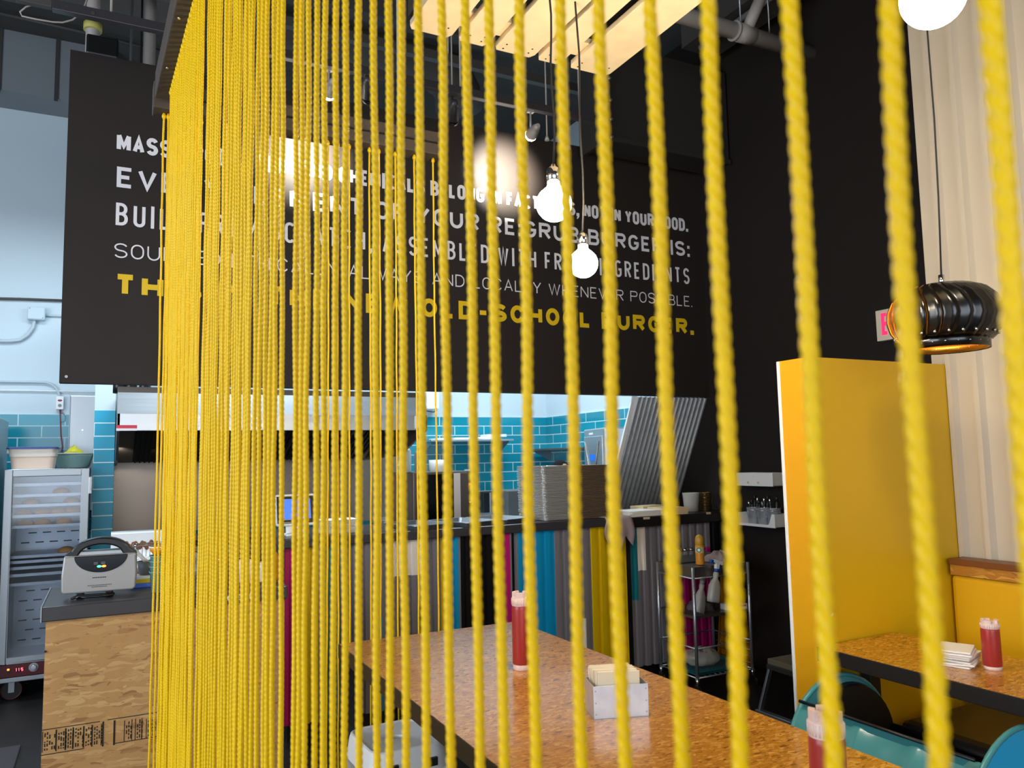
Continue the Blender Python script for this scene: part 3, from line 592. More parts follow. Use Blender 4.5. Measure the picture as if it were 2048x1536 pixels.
B(-.088, .085, -.04, .085, 0, .86).obj('cover', M['steel'], t, .006); b = MB(); b.box(-.09, -.085, -.045, -.038, 0, .86); b.box(.082, .087, -.045, -.038, 0, .86); b.obj('folded_edge', M['alu'], t)
for z in (.25, .6): MB().cyl((0, -.044, z), (0, -.038, z), .005, n=10).obj('screw', M['chrome'], t)
t = thing('refrigerator', 'stainless steel refrigerator at the left edge of the photo', 'refrigerator', (-.95, 5.7, 0))
B(-.33, .325, .03, .7, .08, 1.75).obj('body', M['steel'], t, .006); B(-.33, .325, 0, .028, 1.35, 1.66).obj('upper_door', M['steel'], t, .008); B(-.33, .325, 0, .028, .12, 1.34).obj('lower_door', M['steel'], t, .008)
B(.25, .27, -.03, -.02, .7, 1.2).obj('handle', M['alu'], t, .004)
for xx in (-.28, .28):
    for yy in (.1, .62): MB().cyl((xx, yy, 0), (xx, yy, .085), .02, n=12).obj('foot', M['blackplastic'], t)
# wall fittings left
yw = YB-.001
def wpt(px, py, off=.012): p = at(px, py, 'Y', YB-off); return (p.x, p.y, p.z)
t = thing('switch_box', 'small white wall switch box with red switch and a dark red cable', 'switch', wpt(120, 806, .02)); q = t.location
B(-.025, .025, -.02, .019, -.05, .05).obj('box', M['white'], t, .004); MB().ell((0, -.021, .018), (.015, .003, .008)).obj('switch', M['red'], t)
MB().cyl((0, -.02, -.02), (0, -.024, -.02), .012, n=16).obj('socket', M['greyprint'], t)
pts = [wpt(120, 818), wpt(121, 840), wpt(122, 870), wpt(125, 892), (-.33, 6.5, 1.40)]
MB().tube([Vector(p)-q for p in pts], .005).obj('cable', M['red'], t)
pts = [wpt(124, 825), wpt(131, 832), wpt(130, 842), wpt(122, 845)]
MB().tube([Vector(p)-q for p in pts], .004).obj('cable_loop', M['greyprint'], t)
def wpipe(name, pix, r, label, mk='conduit'):
    ob = MB().tube([wpt(x, y, r+.012) for x, y in pix], r).obj(name, M[mk]); tag(ob, label, 'pipe'); return ob
wpipe('conduit_pipe', [(-40, 763), (60, 764), (92, 765), (104, 769), (112, 776), (118, 787), (120, 794)], .008, 'thin grey conduit bending down to the white switch box')
wpipe('conduit_pipe', [(-40, 681), (20, 682), (40, 680), (55, 670), (66, 655), (69, 640)], .013, 'pale conduit curving up to the square junction box')
wpipe('conduit_pipe', [(86, 630), (124, 632), (180, 635)], .008, 'short conduit leaving the right side of the junction box')
wpipe('wall_pipe', [(-60, 596), (40, 598), (150, 602)], .01, 'long dark pipe high on the pale left wall', 'duct')
wpipe('wall_pipe', [(-60, 780), (60, 781), (200, 784)], .006, 'thin white pipe just above the teal tiles', 'white')
t = thing('junction_box', 'square pale junction box on the left wall', 'box', wpt(74, 628, .03)); B(-.06, .055, -.03, .029, -.048, .05).obj('box', M['white_wall'], t, .006); B(-.055, .05, -.034, -.03, -.042, .045).obj('cover', M['white_wall'], t, .003)
for xx, zz in ((-.045, .036), (.04, -.034)): MB().cyl((xx, -.037, zz), (xx, -.033, zz), .004, n=8).obj('screw', M['greyprint'], t)

# extraction hood and cooking line
YH = 5.2; hx0, hx1 = .035, 1.99
t = thing('extraction_hood', 'wide stainless extraction hood over the cooking line', 'hood', (1.0, YH, 1.63)); o = (1.0, YH, 1.63)
def HB(x0, x1, y0, y1, z0, z1): return B(x0-o[0], x1-o[0], y0-o[1], y1-o[1], z0-o[2], z1-o[2])
HB(hx0, hx1, YH, YH+.02, 1.632, 1.737).obj('lower_band', M['steel_h'], t, .003)
b = MB(); b.prism([(0, .105), (.05, .235), (.07, .235), (.02, .105)], hx0-o[0], hx1-o[0], 'yz'); b.obj('sloped_front', M['steel_h'], t)
HB(hx0, hx1, YH+.05, YB-.04, 1.865, 1.9).obj('top', M['darksteel'], t)
for xx in (hx0, hx1-.015):
    b = MB(); b.prism([(0, 0), (0, .105), (.06, .24), (YB-.04-YH, .24), (YB-.04-YH, -.20), (.55, -.17)], xx-o[0], xx+.015-o[0], 'yz'); b.obj('end_panel', M['darksteel'], t)
b = MB(); b.prism([(.55, .17), (1.45, -.16), (1.45, -.18), (.55, .15)], hx0-o[0], hx1-o[0], 'yz'); b.obj('filter_frame', M['darksteel'], t)
for k in range(8):
    xa = hx0+.12+k*.225-o[0]; b = MB(); b.prism([(.60, .125), (1.40, -.165), (1.40, -.175), (.60, .113)], xa, xa+.20, 'yz')
    for i in range(6): b.prism([(.60, .113), (1.40, -.175), (1.40, -.186), (.60, .102)], xa+.012+.033*i, xa+.022+.033*i, 'yz')
    b.obj('baffle_filter', M['kick'], t)
B(.0-o[0]+hx0-.003, .0-o[0]+hx0+.108, -.003, .0, .016, .036).obj('warning_sticker', M['sticker'], t)
B(.0-o[0]+hx0-.003, .0-o[0]+hx0+.108, -.0035, .0, .003, .016).obj('sticker_text_strip', M['white'], t)
q = at(838, 850, 'Y', YH); HB(q.x-.03, q.x+.035, YH-.003, YH, 1.645, 1.73).obj('notice_paper', M['paper'], t)
b = MB()
for px in (238, 262, 290): q = at(px, 774, 'Y', YH+.3); b.cyl((q.x-o[0], .3, .25), (q.x-o[0], .3, .34), .035, n=14)
b.obj('duct_collar', M['blackplastic'], t)
t = thing('steel_backsplash', 'stainless steel wall panel behind the cooking line', 'panel', (1.0, YB-.03, .9))
B(-.965, 1.32, 0, .016, 0, .62).obj('sheet', M['splash'], t)
for xx in (-.35, .3): B(xx-.008, xx+.008, -.004, .0, 0, .62).obj('seam_strip', M['alu'], t)
for px in (238, 307):
    b = at(px, 925, 'Y', YB-.1); q = spot('hood_lamp', (b.x, 6.35, 1.55), (b.x, 6.9, 1.2), 3, (1, .93, .82), 2.2)
t = thing('cooking_range', 'steel cooking range with black rail under the hood', 'range', (1.0, 5.55, 0))
B(-.9, .85, 0, .95, .12, .86).obj('body', M['steel'], t, .005); B(-.9, .85, -.03, .95, .86, .9).obj('griddle_top', M['darksteel'], t, .005); B(-.88, .85, -.035, -.012, .905, .935).obj('front_rail', M['blackplastic'], t, .005)
for xx in (-.85, .8):
    for yy in (.06, .88): MB().cyl((xx, yy, 0), (xx, yy, .12), .025, n=12).obj('foot', M['blackplastic'], t)
for k in range(6): MB().cyl((-.7+.28*k, -.03, .8), (-.7+.28*k, .002, .8), .022, n=16).obj('control_knob', M['blackplastic'], t)

# service equipment behind the counter: low steel prep table holding cartons
t = thing('prep_table', 'stainless prep table behind the particle board counter', 'table', (.35, 5.0, 0))
B(-.42, .5, -.02, .42, .78, .81).obj('table_top', M['steel'], t, .004)
for xx in (-.38, .46):
    for yy in (.02, .38): MB().cyl((xx, yy, 0), (xx, yy, .78), .02, n=12).obj('leg', M['alu'], t)
q = at(272, 1062, 'Y', 5.2)
t = thing('carton', 'white carton with a picture of grilled skewers behind the sandwich grill', 'carton', (.165, 5.2, .895))
B(-.145, .13, 0, .2, 0, .135).obj('box', M['white'], t, .002)
b = MB()
for k in range(16): b.ell((-.075+.012*k, -.0015, .06+.012*math.sin(k*1.7)), (.012, .002, .018), 8, 6)
b.obj('food_picture', M['brownwood'], t)
t = thing('carton', 'plain white carton with a small black figure under the skewer carton', 'carton', (.18, 5.16, .81)); B(-.11, .135, 0, .22, 0, .084).obj('box', M['white'], t, .002)
b = MB(); b.ell((.09, -.001, .05), (.006, .0015, .006), 8, 6); b.box(.084, .096, -.002, 0, .02, .044); b.obj('printed_figure', M['ink'], t)

# tablet till
t = thing('tablet_till', 'white framed tablet till with lit blue screen on a white stand', 'till', (.9, 4.33, 1.034), math.radians(-3))
b = MB(); b.prism(rrect(.11, .10, .015), 0, .012, 'xy'); b.M = Matrix.Translation((0, 0, .01)) @ Matrix.Rotation(math.radians(-15), 4, 'X'); b.prism(rrect(.10, .04, .01), 0, .085, 'xy'); b.obj('stand', M['white'], t, .003)
TM = Matrix.Translation((-.0, -.025, .055)) @ Matrix.Rotation(math.radians(-18), 4, 'X')
def TB(x0, x1, y0, y1, z0, z1):
    b = MB(); b.M = TM; return b.box(x0, x1, y0, y1, z0, z1)
b = MB(); b.M = TM; b.prism(rrect(.215, .172, .014, 4, 0, .086), 0, .014, 'xz'); b.obj('frame', M['white'], t, .002)
TB(-.098, .098, -.0015, .002, .012, .160).obj('bezel', M['blackgloss'], t)
s_ = TB(-.078, .078, -.0025, .0, .035, .145).obj('screen', M['screen'], t)
b = MB(); b.M = TM
for z in (.016, .031): b.box(-.078, -.012, -.0032, -.0012, z, z+.002)
for xx in (-.078, -.014): b.box(xx, xx+.002, -.0032, -.0012, .016, .033)
b.box(-.015, .02, -.0032, -.001, .142, .146); b.obj('screen_button', M['white'], s_)
# plates
sp = MB(); loft(sp, [lp(rrect(.17, .12, .012), 0), lp(rrect(.20, .15, .016), .010), lp(rrect(.20, .15, .016), .012), lp(rrect(.165, .115, .012), .003)])
pl = sp.obj('serving_tray', M['white']); n = 8
for k in range(n):
    ob = pl if k == 0 else pl.copy()
    if k: C.objects.link(ob)
    ob.location = (1.12, 4.30, 1.0345+.0092*k); ob.rotation_euler = (0, 0, .06)
    tag(ob, 'topmost small metal tray of the low stack right of the tablet' if k == n-1 else 'small metal tray in the low stack right of the tablet', 'tray', 'low tray stack by the tablet')
# three open trays laid along the counter
pm = pan(.25, .36, .026); p0 = pm.obj('sheet_pan', M['alu'])
for k, (x, y, a, lab) in enumerate(((1.60, 4.36, .22, 'left one of the three empty sheet pans laid along the counter'), (1.895, 4.37, .3, 'middle one of the three empty sheet pans laid along the counter'), (2.165, 4.42, .3, 'right one of the three empty sheet pans, next to the tall stack'))):
    ob = p0 if k == 0 else p0.copy()
    if k: C.objects.link(ob)
    ob.location = (x, y, 1.0345); ob.rotation_euler = (0, 0, a); tag(ob, lab, 'tray', 'sheet pans laid flat on the counter')
# tall stacks
pm = pan(.225, .33, .0088, .015, .0012, .005); p1 = pm.obj('sheet_pan', M['panlight'])
bm_ = pan(.25, .32, .0088, .015, .0012, .005); p2 = bm_.obj('sheet_pan', M['pan_warm_refl']); rnd = random.Random(11); N = 36
for st, (src, x, y, a, lab) in enumerate(((p1, 2.50, 4.415, .02, 'left'), (p2, 2.742, 4.385, -.02, 'right'))):
    for k in range(N):
        ob = src if k == 0 else src.copy()
        if k: C.objects.link(ob)
        ob.location = (x+rnd.uniform(-.002, .002)-.012*(k/N), y+rnd.uniform(-.003, .003), 1.0345+k*.0093); ob.rotation_euler = (0, 0, a+rnd.uniform(-.012, .012))
        tag(ob, 'topmost sheet pan of the '+lab+' tall stack on the counter' if k == N-1 else 'sheet pan inside the '+lab+' tall stack on the counter', 'tray', lab+' tall sheet pan stack')
# back counter with oven, bottles and a dispenser
t = thing('back_counter', 'stainless back counter along the tiled kitchen wall carrying the oven', 'counter', (2.85, 5.9, 0))
B(-.78, 1.03, -.285, .93, .88, .92).obj('worktop', M['steel'], t, .004); B(-.76, 1.01, -.24, .9, .1, .88).obj('cupboard', M['steel'], t); B(-.74, 1.0, -.2, .88, 0, .1).obj('plinth', M['kick'], t)
t = thing('oven', 'steel countertop oven with black glass door and vertical handle', 'oven', (2.27, 5.62, .92)); ox = 2.27
B(-.235, .245, 0, .55, .0, .412).obj('body', M['darksteel'], t, .006)
B(-.215, .09, -.014, 0, .03, .395).obj('door', M['blackgloss'], t, .004)
b = MB(); b.prism([(.085, -.012), (.13, -.045), (.20, -.045), (.205, -.012)], .02, .4, 'xy'); b.obj('door_handle', M['darksteel'], t, .004)
cp = B(.205, .243, -.014, 0, .02, .405).obj('control_strip', M['blackgloss'], t)
b = MB(); lettering(b, '15', .018, .018, .003, .004, lambda u, v: (.213+u, -.0155, .30+v)); b.obj('red_digits', M['led_o'], cp)
b = MB(); b.box(.218, .23, -.0155, -.013, .17, .176); b.obj('status_lamp', M['led_o'], cp)
zo = 1.3325
def bottle(name, loc, r, h, m1, m2, label, cat='bottle'):
    t = thing(name, label, cat, loc); MB().lathe([(r*.95, 0), (r, .01), (r, h*.68), (r*.75, h*.76), (r*.42, h*.80), (r*.42, h*.84)], 20).obj('body', M[m1], t); MB().lathe([(r*.5, h*.82), (r*.5, h*.88), (r*.22, h*.92), (r*.12, h)], 16).obj('cap', M[m2], t); return t
bottle('squeeze_bottle', (2.02, 5.72, zo), .035, .23, 'frosted', 'white', 'tall clear squeeze bottle standing on the oven top')
bottle('squeeze_bottle', (2.14, 5.78, zo), .034, .21, 'frosted', 'bagyellow', 'squeeze bottle with yellow cap standing on the oven top')
t = thing('tape_roll', 'white roll lying on the oven beside the yellow capped bottle', 'roll', (2.30, 5.8, zo)); MB().lathe([(.03, 0), (.065, 0), (.065, .09), (.03, .09), (.03, 0)], 28, caps=False).obj('roll', M['white'], t); MB().lathe([(.027, .001), (.03, .001), (.03, .092), (.027, .092), (.027, .001)], 24, caps=False).obj('core', M['brownwood'], t)
t = thing('hanging_label', 'narrow white label hanging in front of the oven side', 'label', (1.965, 5.615, 1.4)); B(-.012, .012, -.002, 0, -.12, .0).obj('strip', M['white'], t); MB().tube([(0, .0, 0), (0, .06, .03), (.05, .11, .04)], .002, 6).obj('string', M['greyprint'], t)
t = thing('wall_dispenser', 'black wall dispenser with grey stripe right of the oven', 'dispenser', (3.20, YB-.012, .88)); B(-.075, .075, -.11, 0, 0, .235).obj('body', M['blackplastic'], t, .012); B(-.005, .012, -.115, -.109, .02, .225).obj('front_stripe', M['greyprint'], t, .002); B(-.04, .05, -.1, -.0, -.02, .0).obj('spout', M['blackplastic'], t)
t = thing('appliance_box', 'plain grey appliance standing left behind the tall pan stack', 'appliance', (2.98, 5.75, .92)); B(-.09, .16, 0, .3, .012, .24).obj('body', M['greybox'], t, .008)
for xx in (-.07, .14):
    for yy in (.03, .27): MB().cyl((xx, yy, 0), (xx, yy, .014), .012, n=10).obj('foot', M['blackplastic'], t)
t = thing('wall_shelf', 'steel shelf on the back tiles holding flat white lids', 'shelf', (2.93, YB-.012, 1.585)); B(-.38, .45, -.28, 0, 0, .018).obj('board', M['steel_h'], t, .002)
for xx in (-.36, .42): b = MB(); b.prism([(0, 0), (-.24, 0), (0, -.12)], xx, xx+.006, 'yz'); b.obj('bracket', M['alu'], t); 
for k, (x, y, ww, dd) in enumerate(((-.25, -.16, .14, .2), (.02, -.15, .30, .2), (.2, -.16, .22, .18), (.31, -.13, .2, .18))):
    ob = loft(MB(), [lp(rrect(ww, dd, .02), 0), lp(rrect(ww+.006, dd+.006, .02), .006), lp(rrect(ww, dd, .02), .014+.004*k)]).obj('tray_lid', M['white'])
    ob.location = (2.93+x, YB-.012+y, 1.6035+(.022 if k == 3 else 0)); tag(ob, 'flat white lid '+['at the left end of the wall shelf', 'in the middle of the wall shelf', 'second from the right end of the wall shelf', 'stacked on the right end of the wall shelf'][k], 'lid', 'white lids on the wall shelf')
t = thing('hook', 'small white hook tag under the wall shelf', 'hook', (3.02, YB-.012, 1.33)); MB().tube([(0, -.004, .10), (0, -.006, .02), (.006, -.012, .01)], .002, 6).obj('wire', M['greyprint'], t); B(-.03, .03, -.006, -.0, -.02, .0).obj('tag', M['white'], t)
t = thing('wall_shelf', 'steel shelf on the right kitchen wall tiles', 'shelf', (XR-.012, 6.2, 1.49)); B(-.26, 0, -.45, .6, 0, .018).obj('board', M['darksteel'], t, .002)
for yy in (-.4, .55): b = MB(); b.prism([(0, 0), (-.22, 0), (0, -.1)], yy, yy+.006, 'xz'); b.obj('bracket', M['alu'], t)
t = thing('speaker_box', 'white wall speaker under the hood end above the tiles', 'speaker', wpt(862, 800, .08)); B(-.07, .06, -.06, .079, -.09, .07).obj('housing', M['white'], t, .01); MB().tube([(.08, .06, .12), (.085, .05, -.06), (.04, .03, -.11), (-.05, .03, -.10)], .004).obj('cable', M['ink'], t)
# stainless dispenser with blue display
t = thing('drinks_dispenser', 'tall stainless dispenser with blue display and V-shaped trim', 'dispenser', (3.43, 5.42, 0), math.radians(-102.6))
B(0, .46, 0, .3, .0, 1.64).obj('body', M['steel'], t, .008); B(.03, .43, -.012, 0, 1.16, 1.58).obj('front_plate', M['steel'], t, .004)
b = MB(); b.tube([(.06, -.016, 1.54), (.19, -.016, 1.22), (.215, -.016, 1.195), (.24, -.016, 1.22), (.37, -.016, 1.54)], .004, 8); b.obj('v_trim', M['darksteel'], t)
B(.16, .28, -.016, -.01, 1.39, 1.44).obj('display', M['lcd'], t); B(.13, .21, -.004, 0, 1.595, 1.61).obj('maker_plate', M['white'], t)
B(.12, .30, -.004, 0, .95, 1.09).obj('dispensing_recess', M['cup_t'], t); B(.15, .27, -.03, -.003, .965, 1.02).obj('white_spout', M['white'], t, .004)
# sloping corrugated steel sheet at the end of the pass
q0 = Vector((3.27, YF+.03, 1.835)); b = MB(); th = math.atan2(.40, .80); vs = []; xs = []; k = 0; x = 0
while x < .62:
    for f, d in ((0, 0), (.012, .014), (.024, .014), (.036, 0)): xs.append((x+f, d))
    x += .040
for l in (0, .89):
    for xx, d in xs: vs.append((xx-.0*l, l*math.sin(th)-d*math.cos(th), -l*math.cos(th)-d*math.sin(th)))
n = len(xs); b.add(vs, [(i, i+1, n+i+1, n+i) for i in range(n-1)])
t = thing('corrugated_screen', 'sloping bare corrugated metal screen between banner and end counter', 'screen', q0)
b.obj('sheet', M['galv'], t, solid=.001)
b = MB(); b.prism([(0, 0), (.012, 0), (.012+.89*math.sin(th), -.89*math.cos(th)), (.89*math.sin(th)-.02, -.89*math.cos(th))], -.03, .0, 'yz'); b.obj('edge_strip', M['white'], t)

# things on the particle board counter
t = thing('sandwich_grill', 'upright silver grey sandwich grill with black arched handle and two indicator lights', 'grill', (-.022, 3.52, .92), math.radians(-3))
ol = [(-.126, .03), (-.118, .022), (.118, .022), (.128, .03), (.131, .09), (.127, .163), (-.121, .163), (-.128, .09)]
MB().prism(ol, -.045, .045, 'xz').obj('shell', M['toaster'], t, .012)
b = MB(); b.prism([(x, z) for x, z in _arc(.006, .160, .092, .064, 180, 360, 20)], -.048, -.03, 'xz'); pn = b.obj('control_panel', M['blackgloss'], t, .002)
out = [(-.126, .155), (-.118, .168)]+_arc(.003, .165, .105, .063, 165, 15, 16)+[(.124, .168), (.131, .155)]
inn = [(.084, .158)]+_arc(.003, .162, .074, .038, 10, 170, 14)+[(-.078, .158)]
MB().prism(out+inn, -.03, .03, 'xz').obj('handle', M['blackplastic'], t, .006)
B(-.08, .088, -.02, .03, .158, .178).obj('lid_bar', M['alu'], t, .004)
for xx, mm, nn in ((.0, 'led_g', 'green indicator'), (.016, 'led_o', 'orange indicator')):
    MB().ell((xx, -.049, .119), (.008, .002, .0045), 12, 8).obj('indicator_lamp', M[mm], pn, label=nn)
b = MB()
for xx in (-.013, .012):
    for z in (.128, .133): b.box(xx-.006, xx+.008, -.0488, -.047, z, z+.002)
b.obj('panel_print', M['greyprint'], pn)
b = MB()
for x0 in range(8): b.box(-.022+.006*x0, -.0175+.006*x0, -.0458, -.044, .075, .0785)
for x0 in range(14): b.box(-.038+.006*x0, -.0335+.006*x0, -.0458, -.044, .047, .0492)
for x0 in range(9): b.box(-.024+.006*x0, -.0195+.006*x0, -.0458, -.044, .041, .0432)
b.obj('front_print', M['ink'], t)
for xx in (-.065, .035): B(xx-.012, xx+.012, -.03, .03, 0, .026).obj('foot', M['blackplastic'], t, .003)
b = MB(); b.tube([(-.09, -.06, .006), (-.07, -.045, .012), (-.05, -.06, .008), (.0, -.062, .008), (.05, -.058, .008), (.055, -.048, .012), (.0, -.046, .012), (-.06, -.05, .014), (-.075, -.056, .006)], .005, 8); b.obj('power_cord', M['blackplastic'], t)
t = thing('snack_packet', 'flat yellow and blue packet lying behind the cup stack', 'packet', (at(292, 1165, 'Y', 3.66).x, 3.65, .92)); B(-.06, .06, 0, .10, 0, .018).obj('blue_layer', M['lblue'], t, .002); B(-.06, .055, .003, .10, .018, .034).obj('yellow_layer', M['yellowcard'], t, .002); B(-.06, .03, .005, .1, .034, .046).obj('white_layer', M['white'], t, .002)
cm = MB(); cm.lathe([(.030, 0), (.037, .075), (.040, .076), (.0402, .081), (.036, .08), (.028, .004), (0, .003)], 24)
cup = cm.obj('plastic_cup', M['cup_t'])
q = at(319, 1170, 'Y', 3.5)
for k in range(4):
    ob = cup if k == 0 else cup.copy()
    if k: C.objects.link(ob)
    ob.location = (q.x, 3.50, .9205+.021*k); tag(ob, ['lowest', 'second lowest', 'third lowest', 'topmost'][k]+' teal plastic cup of the stack beside the ropes', 'cup', 'teal cups in a stack')
t = thing('orange_bowl', 'orange bowl with white rim on top of the teal cups', 'bowl', (q.x, 3.50, 1.0655)); MB().lathe([(.024, 0), (.038, .018), (.042, .032), (.038, .032), (.03, .01), (0, .006)], 24).obj('bowl', M['orange'], t); MB().lathe([(.042, .03), (.0435, .034), (.039, .034)], 24, caps=False).obj('rim', M['white'], t)
t = thing('food_scoop', 'clear plastic scoop leaning on a dark tub behind the cups', 'scoop', (at(292, 1150, 'Y', 3.70).x, 3.70, .968)); MB().lathe([(.026, 0), (.036, .055), (.033, .055), (.024, .003), (0, .003)], 20).obj('tub', M['greybox'], t)
b = MB(); b.tube([(-.045, 0, .105), (-.01, 0, .062), (.01, 0, .04)], [.007, .008, .012], 8); b.obj('handle', M['clear'], t)
t = thing('wire_basket', 'small wire basket behind the sandwich grill', 'basket', (.165, 3.80, .92)); b = MB()
for z in (.0, .16): b.tube([(x, y, z+.004) for x, y in rrect(.13, .09, .015, 2)], .0025, 6, True)
for x, y in rrect(.13, .09, .015, 2): b.tube([(x, y, .004), (x, y, .164)], .0015, 5)
for k in range(9): b.tube([(-.06+.015*k, -.045, .004), (-.06+.015*k, -.045, .164)], .0012, 5)
b.obj('wire_frame', M['chrome'], t); B(-.06, .06, -.04, .04, .01, .06).obj('contents', M['beigepaper'], t, .004)
# right end of that counter: paper bundles, small bottle and a rail
t = thing('cutlery_caddy', 'black caddy with white paper bundles at the right end of the particle board counter', 'caddy', (.52, 3.50, .92))
b = MB(); b.box(-.14, .13, -.07, .07, 0, .006); b.box(-.14, .13, .064, .07, 0, .13); b.box(-.14, -.134, -.07, .07, 0, .07); b.box(-.02, -.014, -.07, .07, 0, .05); b.obj('caddy_box', M['blackplastic'], t)
MB().tube([(-.14, .067, .10), (-.0, .067, .105), (.13, .067, .10)], .004).obj('chrome_rail', M['chrome'], t)
for k, (x, ww, h, lab) in enumerate(((.0, .05, .095, 'taller white paper bundle in the black caddy'), (.075, .06, .08, 'shorter white paper bundle in the black caddy'))):
    ob = B(-ww/2, ww/2, -.03, .03, 0, h).obj('paper_bundle', M['paper'], None, .004); ob.location = (.52+x, 3.49, .926); ob.rotation_euler = (.0, .05*k, .1); tag(ob, lab, 'paper', 'paper bundles in the caddy')
bottle('squeeze_bottle', (.638, 3.52, .92), .02, .155, 'orange', 'white', 'small orange bottle with white cap at the right end of the particle board counter')

# kitchen worker behind the pan stacks
def skin_mesh(verts, edges, radii, lv=2):
    me = bpy.data.meshes.new('sk'); me.from_pydata(verts, edges, []); ob = bpy.data.objects.new('sk', me); C.objects.link(ob)
    ob.modifiers.new('s', 'SKIN'); sk = me.skin_vertices[0].data
    for i, r in enumerate(radii): sk[i].radius = (r, r)
    sk[0].use_root = True; ss = ob.modifiers.new('u', 'SUBSURF'); ss.levels = lv
    dg = bpy.context.evaluated_depsgraph_get(); ev = ob.evaluated_get(dg); m = ev.to_mesh()
    vs = [v.co.copy() for v in m.vertices]; fs = [tuple(p.vertices) for p in m.polygons]; ev.to_mesh_clear(); bpy.data.objects.remove(ob); bpy.data.meshes.remove(me); return vs, fs
V = [(0, .10, .93), (0, .04, 1.03), (0, -.06, 1.14), (0, -.17, 1.22), (0, -.23, 1.245), (0, -.27, 1.25)]; R_ = [.13, .125, .13, .12, .055, .05]; E_ = [(0, 1), (1, 2), (2, 3), (3, 4), (4, 5)]
for s in (-1, 1):
    k = len(V); V += [(s*.09, .12, .88), (s*.10, .06, .5), (s*.10, .14, .08), (s*.11, .0, .04)]; R_ += [.085, .06, .042, .035]; E_ += [(0, k), (k, k+1), (k+1, k+2), (k+2, k+3)]
    k = len(V); V += [(s*.17, -.15, 1.20), (s*.20, -.16, 1.00), (s*.14, -.34, .95), (s*.13, -.41, .945)]; R_ += [.058, .042, .032, .03]; E_ += [(3, k), (k, k+1), (k+1, k+2), (k+2, k+3)]
    hnd = k+3
    for j, (dx, ln) in enumerate(((-.026, .075), (-.009, .085), (.009, .08), (.025, .065))):
        k = len(V); V += [(s*.13+dx, -.45, .94), (s*.13+dx, -.45-ln*.6, .935), (s*.13+dx, -.45-ln, .922)]; R_ += [.010, .009, .008]; E_ += [(hnd, k), (k, k+1), (k+1, k+2)]
    k = len(V); V += [(s*.13-s*.035, -.43, .94), (s*.13-s*.05, -.465, .93)]; R_ += [.011, .009]; E_ += [(hnd, k), (k, k+1)]
vs, fs = skin_mesh(V, E_, R_)
b = MB(); b.add(vs, fs, True); hc = Vector((0, -.33, 1.275))
b.ell(hc, (.075, .095, .115)); b.ell(hc+Vector((0, -.095, -.02)), (.013, .022, .02), 10, 8); b.ell(hc+Vector((0, -.085, -.055)), (.024, .012, .006), 10, 6)
for s in (-1, 1): b.ell(hc+Vector((s*.076, .0, -.01)), (.012, .02, .03), 10, 8); b.ell(hc+Vector((s*.03, -.083, .012)), (.013, .01, .008), 10, 6)
t = thing('person', 'dark-haired kitchen worker bending behind the tall pan stacks', 'person', (at(1121, 925, 'Y', 5.01).x, 5.33, 0))
b.obj('body', M['skin'], t)
MB().ell(hc+Vector((0, .018, .012)), (.083, .098, .118), 20, 12, -.35, 1).obj('hair', M['hair'], t)
vs, fs = skin_mesh([V[0], V[1], V[2], V[3], (-.17, -.15, 1.20), (-.20, -.16, 1.02), (.17, -.15, 1.20), (.20, -.16, 1.02)], [(0, 1), (1, 2), (2, 3), (3, 4), (4, 5), (3, 6), (6, 7)], [.145, .14, .145, .13, .07, .056, .07, .056])
MB().add(vs, fs, True).obj('shirt', M['shirt'], t)
vs, fs = skin_mesh([V[0]]+[x for s in (-1, 1) for x in ((s*.09, .12, .86), (s*.10, .06, .5), (s*.10, .14, .12))], [(0, 1), (1, 2), (2, 3), (0, 4), (4, 5), (5, 6)], [.145, .098, .074, .06, .098, .074, .06])
MB().add(vs, fs, True).obj('trousers', M['cloth_d'], t)

# ------------------------------------------------------------------ big table inside the rope screen
tx0, tx1, ty0, ty1, tz = .775, 1.515, .95, 2.955, .75
t = thing('dining_table', 'long varnished particle board table with thick black edge inside the rope screen', 'table', ((tx0+tx1)/2, (ty0+ty1)/2, 0)); o = ((tx0+tx1)/2, (ty0+ty1)/2, 0)
CB(tx0, tx1, ty0, ty1, tz-.008, tz).obj('table_top', M['osb_t'], t)
CB(tx0-.003, tx1+.003, ty0-.003, ty1+.003, tz-.052, tz-.001).obj('edge_frame', M['lam_b'], t, .002)
for xx in (tx0+.004, tx1-.054):
    for yy in (ty0+.02, ty1-.056): CB(xx, xx+.05, yy, yy+.05, 0, tz-.05).obj('leg', M['lam_b'], t, .003)
# napkin holder
t = thing('napkin_holder', 'square galvanised metal napkin box on the long table', 'holder', (1.206, 1.785, tz), math.radians(-19))
w, d, h = .146, .095, .082
b = MB(); b.box(-w/2, w/2, -d/2, d/2, 0, .002); b.box(-w/2, w/2, -d/2, -d/2+.002, 0, h); b.box(-w/2, w/2, d/2-.002, d/2, 0, h); b.box(-w/2, -w/2+.002, -d/2, d/2, 0, h); b.box(w/2-.002, w/2, -d/2, d/2, 0, h); b.obj('metal_box', M['galv'], t, .0008)
b = MB()
for xx in (-w/2+.006, w/2-.006):
    for z in (.012, .04, .07): b.cyl((xx, -d/2-.0015, z), (xx, -d/2, z), .002, n=8)
b.obj('rivets', M['alu'], t)
nm = MB(); nm.box(-.06, .052, -.0018, .0018, .003, .112)
np_ = nm.obj('paper_napkin', M['napkin'], None, .0015); H = Matrix.Translation((1.206, 1.785, tz)) @ Matrix.Rotation(math.radians(-19), 4, 'Z')
